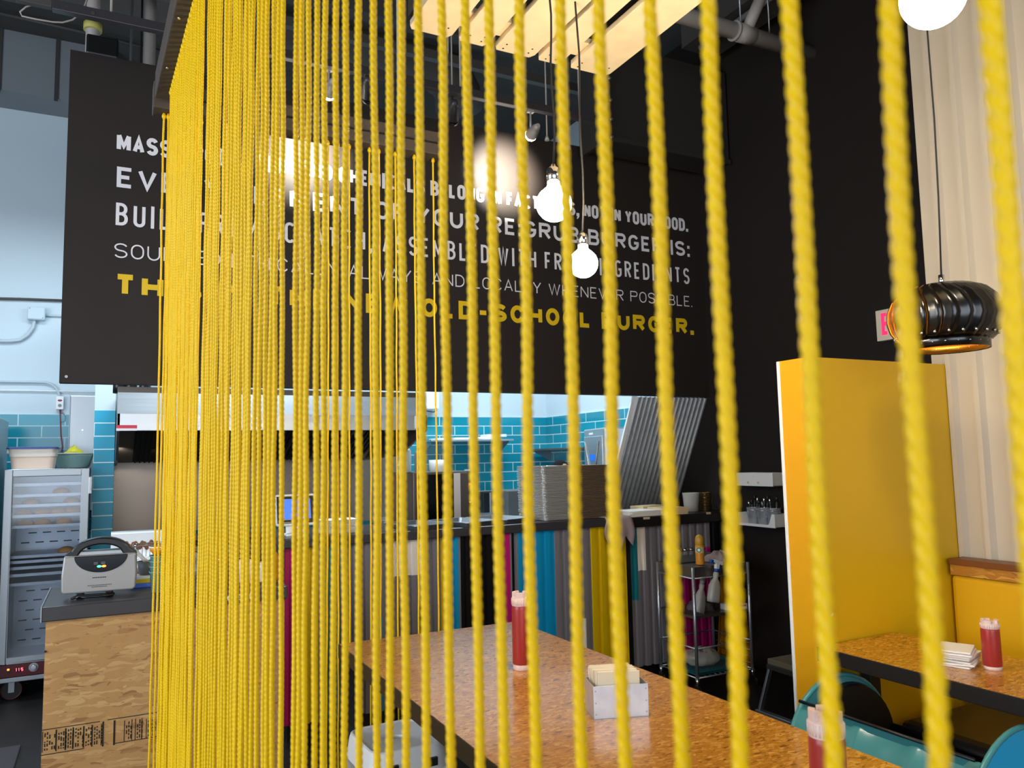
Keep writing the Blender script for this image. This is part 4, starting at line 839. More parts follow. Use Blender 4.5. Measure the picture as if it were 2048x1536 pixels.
for k in range(13):
    ob = np_ if k == 0 else np_.copy()
    if k: C.objects.link(ob)
    ob.matrix_world = H @ Matrix.Translation((.0+random.uniform(-.003, .003), -.035+.0055*k, .0)) @ Matrix.Rotation(math.radians(-3-k*.8), 4, 'X') @ Matrix.Rotation(random.uniform(-.03, .03), 4, 'Y')
    tag(ob, 'kraft paper napkin standing in the metal box on the long table', 'napkin', 'napkins in the metal box')
# ketchup bottles
def ketchup(loc, r, h, label, rz=0):
    t = thing('ketchup_bottle', label, 'bottle', loc, rz)
    MB().lathe([(r*.93, .0), (r*.97, .004), (r*.97, h*.07), (r*.95, h*.075)], 28).obj('base_cap', M['bottlecap'], t)
    MB().lathe([(r*.96, h*.072), (r, h*.085), (r, h*.78), (r*.97, h*.82), (r*.9, h*.835)], 28).obj('body', M['ketchup'], t)
    c = MB(); c.lathe([(r*.97, h*.825), (r*.98, h*.83), (r*.98, h*.925), (r*.9, h*.935), (r*.62, h*.94), (r*.62, h*.97)], 28)
    cap = c.obj('cap', M['bottlecap'], t)
    b = MB()
    for k in range(28): a = 2*PI*k/28; b.cyl((r*.98*math.cos(a), r*.98*math.sin(a), h*.84), (r*.98*math.cos(a), r*.98*math.sin(a), h*.92), r*.045, n=6)
    b.obj('grip_ribs', M['bottlecap'], cap)
    b = MB()
    for a0, a1 in ((-40, 40), (80, 150), (200, 275)):
        pr = _arc(0, 0, r*.92, r*.92, a0, a1, 8)+_arc(0, 0, r*.55, r*.55, a1, a0, 8); b.prism(pr, h*.93, h*1.0, 'xy')
    b.obj('spout_ring', M['bottlecap'], cap); return t
q = at(1050, 1341, 'Z', tz); ketchup((q.x, q.y+.02, tz), .0295, .242, 'red ketchup squeeze bottle near the far end of the long table')
q = at(1651, 1440, 'Z', tz+.225); ketchup((q.x, q.y, tz), .0295, .242, 'nearest red ketchup bottle at the lower edge of the photo, beside the barrel bench', .6)
q = at(1986, 1338, 'Z', tz); zz = at(1982, 1238, 'Y', q.y).z-tz; ketchup((q.x, q.y, tz), .0265, zz, 'pinkish red ketchup bottle on the booth table beside the napkin pile', 1.2)
# white metal stool under the table
t = thing('metal_stool', 'white glossy metal stool with oval hand hole under the long table', 'stool', (.925, 2.755, 0), math.radians(2))
b = MB(); so = rrect(.265, .30, .055, 6); N4 = len(so)
hole = [(.028*math.cos(2*PI*(i+.5)/N4+.15), .017*math.sin(2*PI*(i+.5)/N4+.15)) for i in range(N4)]
ang = lambda p: math.atan2(p[1], p[0]) % (2*PI)
i0 = min(range(N4), key=lambda i: ang(so[i])); so_s = so[i0:]+so[:i0]; j0 = min(range(N4), key=lambda i: ang(hole[i])); hole = hole[j0:]+hole[:j0]
sc = lambda k: [(x*k, y*k) for x, y in so_s]
loops = [lp(sc(1.09), .375), lp(sc(1.03), .44), lp(sc(1.0), .455), lp(sc(.94), .459), lp(sc(.90), .453), lp(hole, .452), lp(hole, .440), lp(sc(.88), .442), lp(sc(1.0), .43), lp(sc(1.07), .376)]
loft(b, loops, False, False, True); b.obj('seat', M['white'], t, .002)
b = MB()
for xx in (-.07, .07): b.box(xx-.016, xx+.016, -.170, -.158, .392, .418)
b.obj('slot', M['kick'], t)
for sx in (-1, 1):
    for sy in (-1, 1):
        b = MB(); b.prism([(-.03, -.012), (.03, -.012), (.03, .012), (-.03, .012)], 0, 1, 'xy'); b.v = [Vector((sx*(.115+.05*(1-v.z))+v.x*(.5+.5*v.z), sy*(.13+.05*(1-v.z))+v.y, v.z*.40)) for v in b.v]
        lg = b.obj('leg', M['white'], t, .004); B(sx*.165-.018, sx*.165+.018, sy*.18-.015, sy*.18+.015, 0, .012).obj('rubber_foot', M['blackplastic'], lg)
b = MB()
for sx in (-1, 1): b.box(sx*.14-.006, sx*.14+.006, -.15, .15, .18, .2)
b.obj('cross_brace', M['white'], t)

# ------------------------------------------------------------------ booth on the right
px0, px1, py0, py1, pz = 2.25, 3.02, 2.02, 2.172, 1.765
t = thing('booth_partition', 'tall yellow booth partition with white edge strips', 'partition', (px0, py0, 0)); o = (px0, py0, 0)
CB(px0+.004, px1, py0+.004, py1-.004, 0, pz-.003).obj('core', M['white'], t)
CB(px0+.028, px1, py0, py0+.005, 0, pz).obj('front_panel', M['yellow'], t); CB(px0, px0+.006, py0+.012, py1-.008, 0, pz).obj('end_panel', M['yellow_end'], t); CB(px0+.006, px1, py1-.005, py1, 0, pz).obj('rear_panel', M['yellow'], t)
CB(px0-.003, px0+.028, py0-.004, py0+.012, 0, pz).obj('edge_strip', M['white'], t, .002); CB(px0-.004, px0+.006, py1-.010, py1+.003, 0, pz).obj('edge_strip', M['white'], t, .002)
CB(px0+.004, px1, py0+.004, py1-.004, pz-.004, pz).obj('top_panel', M['yellow'], t)
zp = at(1584, 508, 'Y', py0-.012).z; b = MB(); b.cyl((-.012, -.012, 0), (-.006, -.012, zp), .007, n=10); b.obj('corner_post', M['white'], t)
q = at(1661, 1236, 'Y', py0); b = MB()
for k in range(4): b.box(q.x-px0-.012+.007*k, q.x-px0-.007+.007*k, -.0012, 0, q.z-.002+.003*k, q.z+.004+.004*k)
b.obj('chipped_paint', M['white'], t)
bx0, bx1, by0, by1 = 2.203, 2.607, .95, 2.012
t = thing('booth_table', 'narrow varnished particle board booth table with black edge beside the yellow partition', 'table', ((bx0+bx1)/2, (by0+by1)/2, 0)); o = ((bx0+bx1)/2, (by0+by1)/2, 0)
CB(bx0, bx1, by0, by1, tz-.008, tz).obj('table_top', M['osb_t'], t); CB(bx0-.003, bx1+.003, by0-.003, by1+.003, tz-.05, tz-.001).obj('edge_frame', M['lam_b'], t, .002)
q = at(1752, 1375, 'Y', 1.9)
for yy in (by1-.047, by0+.12): CB(bx0+.20, bx0+.25, yy, yy+.045, 0.02, tz-.05).obj('post', M['lam_b'], t, .003); CB(bx0+.05, bx1-.09, yy, yy+.046, 0, .02).obj('foot_plate', M['lam_b'], t, .003)
t = thing('booth_bench', 'wall bench with yellow back cushion, dark seat and particle board top rail', 'bench', (2.9, 1.5, 0)); o = (2.9, 1.5, 0)
CB(2.945, 3.014, .9, 2.012, .47, .935).obj('back_cushion', M['cushion'], t, .02); CB(2.925, 3.014, .9, 2.0, .975, .998).obj('top_rail', M['brownwood'], t, .002); CB(2.932, 3.014, .9, 2.0, .935, .975).obj('rail_board', M['osb_r'], t)
CB(2.52, 2.95, .9, 1.96, .37, .47).obj('seat_cushion', M['darkseat'], t, .03); CB(2.57, 3.01, .9, 2.0, 0, .37).obj('seat_base', M['osb_r'], t)
# napkin pile on the booth table
nm = MB(); nm.prism(rrect(.125, .095, .004, 2), 0, .006, 'xy'); nb = nm.obj('paper_napkin', M['paper'], None, .0015); q = at(1925, 1332, 'Z', tz)
for k in range(7):
    ob = nb if k == 0 else nb.copy()
    if k: C.objects.link(ob)
    ob.location = (q.x+.015+random.uniform(-.004, .004)-(.012 if k > 4 else 0), q.y+.02+random.uniform(-.004, .004), tz+.0005+.0078*k); ob.rotation_euler = (random.uniform(-.02, .02)*(k > 0), 0, .35+random.uniform(-.1, .1)+(.15 if k > 4 else 0))
    tag(ob, 'topmost white paper napkin of the pile on the booth table' if k == 6 else 'white paper napkin in the pile on the booth table', 'napkin', 'napkins piled on the booth table')
# barrel bench
bxc, bzc, br, byn, byf = 2.22, .42, .243, 1.345, 1.95
t = thing('barrel_bench', 'bench made from a cut teal metal barrel lined with black cushions', 'bench', (bxc, (byn+byf)/2, 0)); o = (bxc, (byn+byf)/2, 0)
a0, a1 = math.radians(133), math.radians(366); n = 40; b = MB(); ys = []; yl = byf-byn
prof = [(0, 0), (.02, .006), (.03, 0), (.29*yl/.64, 0), (.305*yl/.64, .011), (.335*yl/.64, .011), (.35*yl/.64, 0)]
prof = [(0, 0), (.012, .006), (.024, 0)]+[q for c in (.30, .62) for q in ((c*yl-.03, 0), (c*yl-.012, .010), (c*yl+.012, .010), (c*yl+.03, 0))]+[(yl-.024, 0), (yl-.012, .006), (yl, 0)]
vs = []
for yy, dr in prof:
    for i in range(n+1):
        a = a0+(a1-a0)*i/n; vs.append(((br+dr)*math.cos(a), byn+yy-o[1], bzc+(br+dr)*math.sin(a)))
b.add(vs, [(j*(n+1)+i, j*(n+1)+i+1, (j+1)*(n+1)+i+1, (j+1)*(n+1)+i) for j in range(len(prof)-1) for i in range(n)], True); b.obj('barrel_shell', M['tealmetal'], t, solid=.003)
for yy, sgn in ((byf, -1), (byn, 1)):
    b = MB(); b.cyl((0, yy-o[1]-.004, bzc), (0, yy-o[1]+.004, bzc), br-.001, n=48); e_ = b.obj('barrel_end', M['tealmetal' if sgn < 0 else 'bluedisc'], t)
    b = MB(); b.tube([((br+.002)*math.cos(2*PI*k/48), yy-o[1], bzc+(br+.002)*math.sin(2*PI*k/48)) for k in range(48)], .008, 8, True); b.obj('rolled_rim', M['tealmetal'], e_)
    b = MB(); b.cyl((.033, yy-o[1]+sgn*.006, bzc+.012), (.033, yy-o[1]+sgn*.03, bzc+.012), br-.036, br-.044, n=40); b.obj('end_pad', M['darkseat'], e_)
b = MB(); c0, s0_ = br*math.cos(a0), br*math.sin(a0)
b.add([(c0-.026, byn+.02-o[1], bzc+s0_+.012), (c0-.026, byf-.015-o[1], bzc+s0_+.012), (c0-.012, byf-.06-o[1], bzc+s0_-.024), (c0-.012, byn+.06-o[1], bzc+s0_-.024)], [(0, 1, 2, 3)]); b.obj('folded_lip', M['tealmetal'], t, solid=.002)
b = MB(); b.tube([(c0-.026, byn+.01-o[1], bzc+s0_+.014), (c0-.026, byf-.01-o[1], bzc+s0_+.014)], .0055, 8); b.obj('black_edge_trim', M['blackplastic'], t)
b = MB(); pr = _arc(0, bzc, br-.012, br-.012, 150, 370, 30); b.prism(pr+[(br-.03, bzc+.02), (br-.06, bzc-.05), (-.12, bzc-.06)], byn+.02-o[1], byf-.02-o[1], 'xz', True); b.obj('seat_cushion', M['darkseat'], t)
b = MB(); ar = [math.radians(134+240*i/40) for i in range(41)]; ri = br-.007
b.add([(ri*math.cos(a), yy-o[1], bzc+ri*math.sin(a)) for yy in (byn+.01, byf-.01) for a in ar], [(i, i+1, 41+i+1, 41+i) for i in range(40)], True); b.obj('inner_lining', M['darkseat'], t, solid=.002)
for yy in (byn+.1, byf-.1):
    b = MB(); b.prism([(-.16, 0), (.16, 0), (.16, .22), (.09, .2), (0, .185), (-.09, .2), (-.16, .22)], yy-.02-o[1], yy+.02-o[1], 'xz'); b.obj('cradle_foot', M['lam_b'], t)

# ------------------------------------------------------------------ corridor side things
t = thing('step_stool', 'small folding step stool with black tread and silver legs behind the yellow partition', 'stool', (3.40, 3.20, 0)); o = (3.2, 3.14, 0)
B(-.165, .165, -.11, .11, .272, .302).obj('tread', M['cork'], t, .004); B(-.17, .17, -.115, .115, .245, .272).obj('tread_edge', M['gripblack'], t, .004); B(-.16, .16, -.117, -.110, .225, .246).obj('front_bar', M['alu'], t, .002); B(-.10, -.03, -.119, -.116, .229, .242).obj('orange_badge', M['orange'], t)
for sy in (-1, 1):
    for sx in (-1, 1):
        b = MB(); b.box(-.014, .014, -.008, .008, 0, 1); b.v = [Vector((sx*(.155+.04*(1-v.z))+v.x, sy*(.10+.05*(1-v.z))+v.y, .02+v.z*.23)) for v in b.v]; b.obj('leg', M['alu'], t, .002)
for sx in (-1, 1): B(sx*.195-.02, sx*.195+.02, -.17, .17, 0, .025).obj('floor_bar', M['alu'], t, .003)
# trolley
rx0, rx1, ry0, ry1 = 3.135, 3.57, 3.78, 4.125
t = thing('service_trolley', 'three tier chrome service trolley on casters in the dark corner', 'trolley', ((rx0+rx1)/2, (ry0+ry1)/2, 0)); o = ((rx0+rx1)/2, (ry0+ry1)/2, 0); rw, rd = (rx1-rx0)/2, (ry1-ry0)/2
for sx in (-1, 1):
    for sy in (-1, 1):
        b = MB(); b.cyl((sx*rw, sy*rd, .085), (sx*rw, sy*rd, .745), .010, n=12); b.obj('leg', M['steel'], t)
        b = MB(); b.cyl((sx*rw, sy*rd, .06), (sx*rw, sy*rd, .10), .014, n=12); b.box(sx*rw-.014, sx*rw-.010, sy*rd-.03, sy*rd+.01, .02, .065); b.box(sx*rw+.010, sx*rw+.014, sy*rd-.03, sy*rd+.01, .02, .065); ca = b.obj('caster', M['chrome'], t)
        b = MB(); b.cyl((sx*rw-.009, sy*rd-.016, .027), (sx*rw+.009, sy*rd-.016, .027), .027, n=20); b.obj('caster_wheel', M['blackplastic'], ca)
def tier(z, m, h=.05):
    b = MB(); b.box(-rw+.004, rw-.004, -rd+.004, rd-.004, z-.004, z); 
    for (x0, x1, y0, y1) in ((-rw, rw, -rd, -rd+.004), (-rw, rw, rd-.004, rd), (-rw, -rw+.004, -rd, rd), (rw-.004, rw, -rd, rd)): b.box(x0, x1, y0, y1, z-h, z+.004)
    return b.obj('shelf', m, t)
tier(.742, M['darksteel'], .055); tier(.455, M['darksteel'], .012)
b = MB()
for z in (.10, .27, .68):
    for p0, p1 in (((-rw, -rd), (rw, -rd)), ((rw, -rd), (rw, rd)), ((rw, rd), (-rw, rd)), ((-rw, rd), (-rw, -rd))): b.cyl((*p0, z), (*p1, z), .005, n=8)
b.obj('rails', M['steel'], t)
b = MB()
for k in range(12): b.cyl((-rw+.04*k, -rd, .10), (-rw+.04*k, rd, .10), .002, n=6); 
for k in range(6): b.cyl((rw, -rd+.07*k, .10), (rw, -rd+.07*k, .27), .002, n=6)
for k in range(4): b.cyl((rw, -rd, .13+.04*k), (rw, rd, .13+.04*k), .002, n=6)
b.obj('wire_basket', M['darksteel'], t)
zt = .746
t = thing('jar_tray', 'shallow grey tray holding small jars on the trolley top', 'tray', (3.31, 4.045, zt)); loft(MB(), [lp(rrect(.30, .12, .01), 0), lp(rrect(.31, .13, .012), .045), lp(rrect(.30, .12, .01), .045), lp(rrect(.29, .11, .01), .003)]).obj('tray', M['greybox'], t)
jm = MB(); jm.lathe([(.021, 0), (.022, .004), (.022, .055), (.018, .06)], 16); first = None
for k, x in enumerate((3.195, 3.245, 3.295, 3.345, 3.435)):
    if first is None:
        first = thing('glass_jar', '', 'jar', (x, 4.045, zt+.004)); jm.obj('jar', M['jar'], first); MB().lathe([(.02, .058), (.022, .06), (.022, .075), (.0, .077)], 16).obj('lid', M['chrome'], first); j = first
        lab = 'leftmost'
    else: j = dup(first, (x, 4.045, zt+.004)); lab = ['', 'second from left', 'middle', 'fourth from left', 'rightmost'][k]
    tag(j, lab+' small glass jar with metal lid in the tray on the trolley', 'jar', 'jars on the trolley')
t = thing('air_freshener_can', 'yellow orange aerosol can with round green badge on the trolley top', 'can', (3.265, 3.865, zt))
MB().lathe([(.026, 0), (.027, .004), (.027, .115), (.024, .122)], 20).obj('can', M['orange'], t); MB().lathe([(.0275, .072), (.0275, .105)], 20, caps=False).obj('white_label', M['beigepaper'], t); MB().lathe([(.025, .118), (.027, .125), (.027, .15), (.022, .17), (.010, .18), (0, .182)], 20).obj('cap', M['goldcap'], t)
b = MB(); b.M = Matrix.Rotation(math.radians(-140), 4, 'Z') @ Matrix.Translation((.0275, 0, .09)); b.cyl((-.006, 0, 0), (.001, 0, 0), .015, n=20); gb = b.obj('green_badge', M['greenl'], t)
b = MB(); b.M = Matrix.Rotation(math.radians(-140), 4, 'Z') @ Matrix.Translation((.0275, 0, .09)); b.cyl((-.004, 0, 0), (.0018, 0, 0), .009, n=16); b.obj('badge_centre', M['white'], gb)
def cloth_heap(loc, r, m, label, seed):
    rnd = random.Random(seed); b = MB(); b.ell((0, 0, 0), r, 26, 12, -.05, 1); ph = [rnd.uniform(0, 6) for _ in range(6)]
    for i, v in enumerate(b.v):
        a = math.atan2(v.y, v.x); k = 1+.18*math.sin(5*a+ph[0])+.12*math.sin(9*a+ph[1]+v.z*60)+.08*math.sin(13*a+ph[2]); kz = 1+.3*math.sin(7*a+ph[3])*math.cos(v.x*70+ph[4]); b.v[i] = Vector((v.x*k, v.y*k, max(v.z*kz, 0)))
    ob = b.obj('cloth', M[m]); ob.location = loc; tag(ob, label, 'cloth'); return ob
cloth_heap((3.475, 3.93, zt), (.085, .075, .055), 'cloth', 'crumpled greyish pink cloth heaped on the trolley top', 2)
cloth_heap((3.33, 3.95, .4555), (.085, .075, .06), 'cloth_d', 'dark crumpled cloth on the middle shelf of the trolley', 4)
def spray(loc, rz, tilt, m, trig, label):
    t = thing('spray_bottle', label, 'bottle', loc, rz); t.rotation_euler = (0, tilt, rz)
    loft(MB(), [lp(rrect(.072, .048, .018), 0), lp(rrect(.078, .052, .02), .02), lp(rrect(.075, .05, .02), .095), lp(rrect(.05, .036, .014), .125), lp(rrect(.028, .028, .012), .14), lp(rrect(.034, .032, .014), .165), lp(rrect(.024, .024, .01), .18)], smooth=True).obj('bottle', M[m], t)
    b = MB(); b.cyl((0, 0, .178), (0, 0, .198), .014, n=16); b.obj('collar', M['blue' if trig else 'frosted'], t)
    b = MB(); b.prism([(-.012, .196), (.012, .196), (.014, .225), (.03, .23), (.03, .222), (.038, .224), (.036, .245), (-.03, .25), (-.036, .235), (-.014, .225)], -.011, .011, 'xz'); b.obj('spray_head', M['white' if trig else 'frosted'], t, .003)
    b = MB(); b.tube([(.020, 0, .225), (.028, 0, .205), (.024, 0, .185)], .005, 8); b.obj('trigger', M['blue' if trig else 'frosted'], t)
    if trig: B(-.055, -.018, -.009, .009, .225, .247).obj('rear_cap', M['blue'], t, .003)
    return t
spray((3.215, 3.84, .463), .35, .32, 'frosted', False, 'cream spray bottle leaning inside the trolley at its left')
sp_ = at(1426, 1204, 'Y', 3.752)
sb = spray((sp_.x, 3.752, sp_.z), 0, .2, 'frosted', True, 'clear spray bottle with blue and white trigger hooked on the trolley front')
t = thing('glove_box', 'small white box with red mark on the middle shelf of the trolley', 'box', (at(1446, 1212, 'Z', .457).x, 3.83, .456)); B(-.075, .065, -.03, .06, 0, .035).obj('box', M['white'], t, .002); B(.0, .055, -.0312, -.03, .018, .028).obj('red_mark', M['sticker'], t)
t = thing('plastic_bag', 'clear crumpled plastic bag on the teal tray at the bottom of the trolley', 'bag', (3.31, 3.95, .128)); b = MB(); b.ell((0, 0, .035), (.12, .10, .055), 24, 12); rnd = random.Random(8); b.v = [Vector((v.x*(1+rnd.uniform(-.12, .12)), v.y*(1+rnd.uniform(-.12, .12)), max(.0, v.z*(1+rnd.uniform(-.2, .2))))) for v in b.v]; b.obj('film', M['clear'], t)
ob = loft(MB(), [lp(rrect(.38, .29, .015), 0), lp(rrect(.40, .31, .02), .018), lp(rrect(.385, .295, .015), .018), lp(rrect(.37, .28, .012), .006)]).obj('serving_tray', M['teal']); ob.location = (3.352, 3.952, .106); tag(ob, 'teal tray on the lowest tier of the trolley', 'tray')
# wet floor sign
t = thing('wet_floor_sign', 'yellow plastic caution floor sign folded against the counter behind the trolley', 'sign', (3.765, 4.148, 0), math.radians(-3))
for s, yy in ((1, -.022), (-1, .022)):
    b = MB(); b.add([(-.13, yy, 0), (.13, yy, 0), (.085, .0+yy*.12, .62), (-.085, .0+yy*.12, .62)], [(0, 1, 2, 3)]); pn = b.obj('panel', M['wet'], t, solid=.006)
    if s > 0:
        b = MB(); lettering(b, 'CAUTION', .22, .045, .010, .007, lambda u, v: (-.005-v*.9+u*.26, yy*.12+(yy*.88)*(1-(.28+u*.9+v*.26)/.62)-.006, .28+u*.9+v*.26), .01); b.obj('lettering', M['ink'], pn)
b = MB(); b.tube([(-.04, 0, .62), (-.035, 0, .65), (.035, 0, .65), (.04, 0, .62)], .008); b.obj('handle', M['wet'], t)
# wall racks on the corridor wall
def rack(z, cheek, label):
    t = thing('wall_rack', label, 'rack', (XR, 3.90, z)); d0 = .118; b = MB(); b.box(-d0, 0, -.16, .17, 0, .006); b.box(-.006, 0, -.16, .17, 0, .085)
    b.box(-d0, 0, -.16, -.155, 0, .085); b.box(-d0, 0, .165, .17, 0, .085); b.obj('tray', M['white'], t, .002)
    b = MB(); b.prism([(-.16, 0), (.17, 0), (.17, .085), (-.16, .085)] if not cheek else [(-.16, 0), (.17, 0), (.17, .016), (-.098, .016), (-.112, .03), (-.128, .072), (-.134, .085), (-.16, .085)], -d0-.002, -d0+.003, 'yz'); f = b.obj('front_lip', M['white'], t)
    if not cheek:
        b = MB()
        for yy, zz in ((.06, .022), (-.03, .022)): b.ell((-d0-.002, yy, zz), (.004, .008, .008), 12, 8)
        b.ell((-d0-.002, .01, .062), (.003, .003, .003), 8, 6); b.obj('fixing_hole', M['beigepaper'], f)
    return t
rack(1.208, False, 'upper white wall rack with closed front on the black corridor wall'); rack(.945, True, 'lower white wall rack with cut-away front holding metal buckets')
bk = MB(); bk.lathe([(.034, 0), (.036, .002), (.045, .108), (.047, .110), (.045, .112), (.042, .108), (.033, .004), (0, .004)], 24)
pr_ = thing('cutlery_bucket', '', 'bucket', (3.84, 3.805, .952)); bk.obj('pail', M['galv'], pr_); MB().tube([(.0445*math.cos(a), .0445*math.sin(a), .095) for a in [2*PI*k/24 for k in range(24)]], .0015, 6, True).obj('rim_wire', M['chrome'], pr_); MB().tube([(0, .045, .10), (-.02, .047, .07), (-.03, .036, .045)], .0012, 6).obj('bail_handle', M['chrome'], pr_)
for k, (y, lab) in enumerate(((3.805, 'nearest galvanised bucket on the lower wall rack'), (3.895, 'middle galvanised bucket of cutlery on the lower wall rack'), (3.985, 'farthest galvanised bucket of cutlery on the lower wall rack'))):
    bb = pr_ if k == 0 else dup(pr_, (3.84, y, .952), .5*k); bb['label'] = lab; bb['group'] = 'buckets on the wall rack'
    for i in range(4):
        a = 2*PI*i/4+k; th_ = .12; p0 = Vector((3.84+.012*math.cos(a), y+.012*math.sin(a), .958)); p1 = p0+Vector((.02*math.cos(a), .02*math.sin(a), .145+.014*i)); c = thing('cutlery', ['steel handle', 'black handle'][i % 2]+' of cutlery sticking out of the '+['nearest', 'middle', 'farthest'][k]+' bucket', 'cutlery', p0, 0, 'cutlery in the '+['nearest', 'middle', 'farthest'][k]+' bucket'); d = p1-p0
        b = MB(); b.tube([(0, 0, 0), d*.5, d*.8], [.002, .002, .003], 6); b.obj('stem', M['chrome'], c); b = MB(); b.ell(d*.9, (.008, .008, .018), 10, 8); b.obj('handle_end', M['blackplastic' if i % 2 else 'chrome'], c)
# exit sign
q0, q1 = at(1765, 684, 'X', XR), at(1762, 625, 'X', XR)
t = thing('exit_sign', 'white exit sign with glowing red letters behind the black pendant lamp', 'sign', (XR, q0.y-.15, q0.z)); hh = q1.z-q0.z+.005
B(-.045, 0, -.15, .15, 0, hh).obj('housing', M['exit'], t, .003); b = MB(); lettering(b, 'EXIT', .235, .125, .021, .022, lambda u, v: (-.0465, .115-u, .03+v)); b.obj('lettering', M['exit_r'], t)
# things on the end counter
def sheet(nm, loc, w, d, h, rz, m, label, n=1):
    t = thing(nm, label, 'paper', loc, rz); rnd = random.Random(int(w*1e4))
    for k in range(n): a = rnd.uniform(-.05, .05); b = MB(); b.M = Matrix.Rotation(a, 4, 'Z'); b.box(-w/2, w/2, -d/2, d/2, h*k/n, h*(k+.94)/n); b.obj('paper_layer', M[m], t)
    return t
zc = 1.0305
sheet('paper_stack', (3.11, 4.29, zc), .26, .2, .035, .06, 'paper', 'white paper menus stacked at the left of the end counter', 4)
sheet('paper_stack', (3.345, 4.27, zc), .20, .19, .045, -.1, 'beigepaper', 'beige paper pile beside the white menus on the end counter', 4)
sheet('paper_stack', (3.31, 4.44, zc), .22, .12, .05, .2, 'beigepaper', 'beige paper pile lying further back on the end counter', 3)
t = thing('plastic_jug', 'translucent plastic tumbler on the end counter', 'jug', (3.60, 4.33, zc)); MB().lathe([(.045, 0), (.048, .004), (.058, .125), (.06, .128), (.055, .125), (.045, .006)], 28).obj('jug', M['frosted'], t); MB().lathe([(.044, .004), (.05, .06)], 24).obj('contents', M['greybox'], t)
t = thing('metal_cup', 'hammered metal cup beside the plastic tumbler on the end counter', 'cup', (3.735, 4.34, zc)); MB().lathe([(.041, 0), (.043, .003), (.0445, .122), (.046, .125), (.042, .124), (.04, .004)], 28).obj('cup', M['copper'], t)
t = thing('wire_stand', 'bent metal wire stand at the right end of the end counter', 'stand', (3.83, 4.36, zc)); MB().tube([(-.03, 0, 0), (-.01, 0, .08), (.01, 0, .05), (.03, 0, .005)], .004).obj('wire', M['darksteel'], t); B(-.04, .035, -.02, .02, 0, .004).obj('base', M['darksteel'], t)
# towel over the counter edge
t = thing('towel', 'greyish pink towel hanging over the front edge of the counter', 'towel', (2.93, YC-.03, 1.035)); b = MB(); vs = []; rows = 14; cols = 12
x0 = at(1207, 1030, 'Y', YC-.03).x-2.93; x1 = at(1262, 1028, 'Y', YC-.03).x-2.93
for r in range(rows+1):
    f = r/rows
    for c in range(cols+1):
        u = c/cols; L_ = .12+.13*max(0, 1-abs(u-.33)/.33)+.06*max(0, (u-.75)/.25)
        if f < .3: y = .12*(1-f/.3); z = .004+.004*math.sin(9*u)
        else:
            k = (f-.3)/.7; y = -.012-.010*math.sin(11*u+2)*k-.004; z = -L_*k
        vs.append((x0+(x1-x0)*u+(.012*math.sin(6*f+u*4)), y, z))
b.add(vs, [(r*(cols+1)+c, r*(cols+1)+c+1, (r+1)*(cols+1)+c+1, (r+1)*(cols+1)+c) for r in range(rows) for c in range(cols)], True); b.obj('fabric', M['cloth'], t, solid=.003)

# ------------------------------------------------------------------ lamps
def cordpts(x, y, z0, z1, w=.006, n=8):
    return [(w*math.sin(i*1.3), w*math.cos(i*.9)-w, z0+(z1-z0)*i/n) for i in range(n+1)]
PZ = 2.88
def globe(px, py, X, r, top, label, power, wob=.006):
    p = at(px, py, 'X', X); t = thing('globe_bulb', label, 'lamp', p, 0, 'bare globe bulbs')
    MB().lathe([(r*math.cos(a), r*math.sin(a)) for a in [(-90+9*k)*PI/180 for k in range(17)]]+[(r*.36, r*1.02), (r*.34, r*1.3)], 28).obj('glass_globe', M['bulb3' if r > .06 else 'bulb'], t)
    b = MB(); b.lathe([(r*.34, r*1.28), (r*.4, r*1.34), (r*.4, r*2.0), (r*.25, r*2.1), (r*.12, r*2.3)], 16); b.obj('lamp_holder', M['chrome'], t)
    b = MB(); b.tube(cordpts(0, 0, r*2.2, top-p.z, wob), .0032, 8); b.obj('cord', M['ink'], t); return p
WL = (1.0, .80, .52)
b1 = globe(1108, 408, 1.14, .052, PZ+.02, 'left and higher of the two glowing globe bulbs under the pallet', 0)
b2 = globe(1167, 527, 1.30, .045, PZ+.02, 'lower glowing globe bulb right of its twin under the pallet', 0)
b3 = globe(1866, -8, 1.75, .075, ZC, 'large glowing globe bulb at the top right of the photo', 0)
# turbine vent pendant
lc = Vector((2.385, 1.585, 1.848)); t = thing('pendant_lamp', 'black turbine vent pendant lamp with gold lining over the booth table', 'lamp', lc); R0 = .163
prof = [(.05, .100), (.085, .096), (.118, .082), (.143, .056), (.158, .02), (.160, -.012), (.152, -.045), (.136, -.070), (.122, -.084)]
for k in range(24):
    a = 2*PI*k/24; b = MB(); vs = []
    for i, (r, z) in enumerate(prof):
        tw = -.22*(z/.09)**2-.05*z/.09
        for j in range(4): aa = a+tw+(2*PI/24)*1.10*j/3; rr = r*(1.0+.06*(j/3)**2) ; vs.append((rr*math.cos(aa), rr*math.sin(aa), z))
    b.add(vs, [(i*4+j, i*4+j+1, (i+1)*4+j+1, (i+1)*4+j) for i in range(len(prof)-1) for j in range(3)], True); fn = b.obj('fin', M['lampblack'], t, solid=.0012); fn.data.materials.append(M['gold']); fn.modifiers['thick'].material_offset = 1
MB().lathe([(.0, .104), (.06, .102), (.062, .094), (.0, .092)], 28, caps=False).obj('crown', M['lampblack'], t)
MB().lathe([(.114, -.08), (.122, -.08), (.122, -.108), (.114, -.108), (.114, -.08)], 40, caps=False).obj('bottom_ring', M['gold'], t)
MB().lathe([(.1225, -.076), (.1245, -.078), (.1245, -.110), (.1225, -.110)], 40, caps=False).obj('ring_band', M['lampblack'], t)
b = MB()
for k in range(22): a = 2*PI*k/22; b.ell((.119*math.cos(a), .119*math.sin(a), -.094), (.006, .006, .004), 8, 6)
b.obj('ring_rivets', M['chrome'], t)
b = MB()
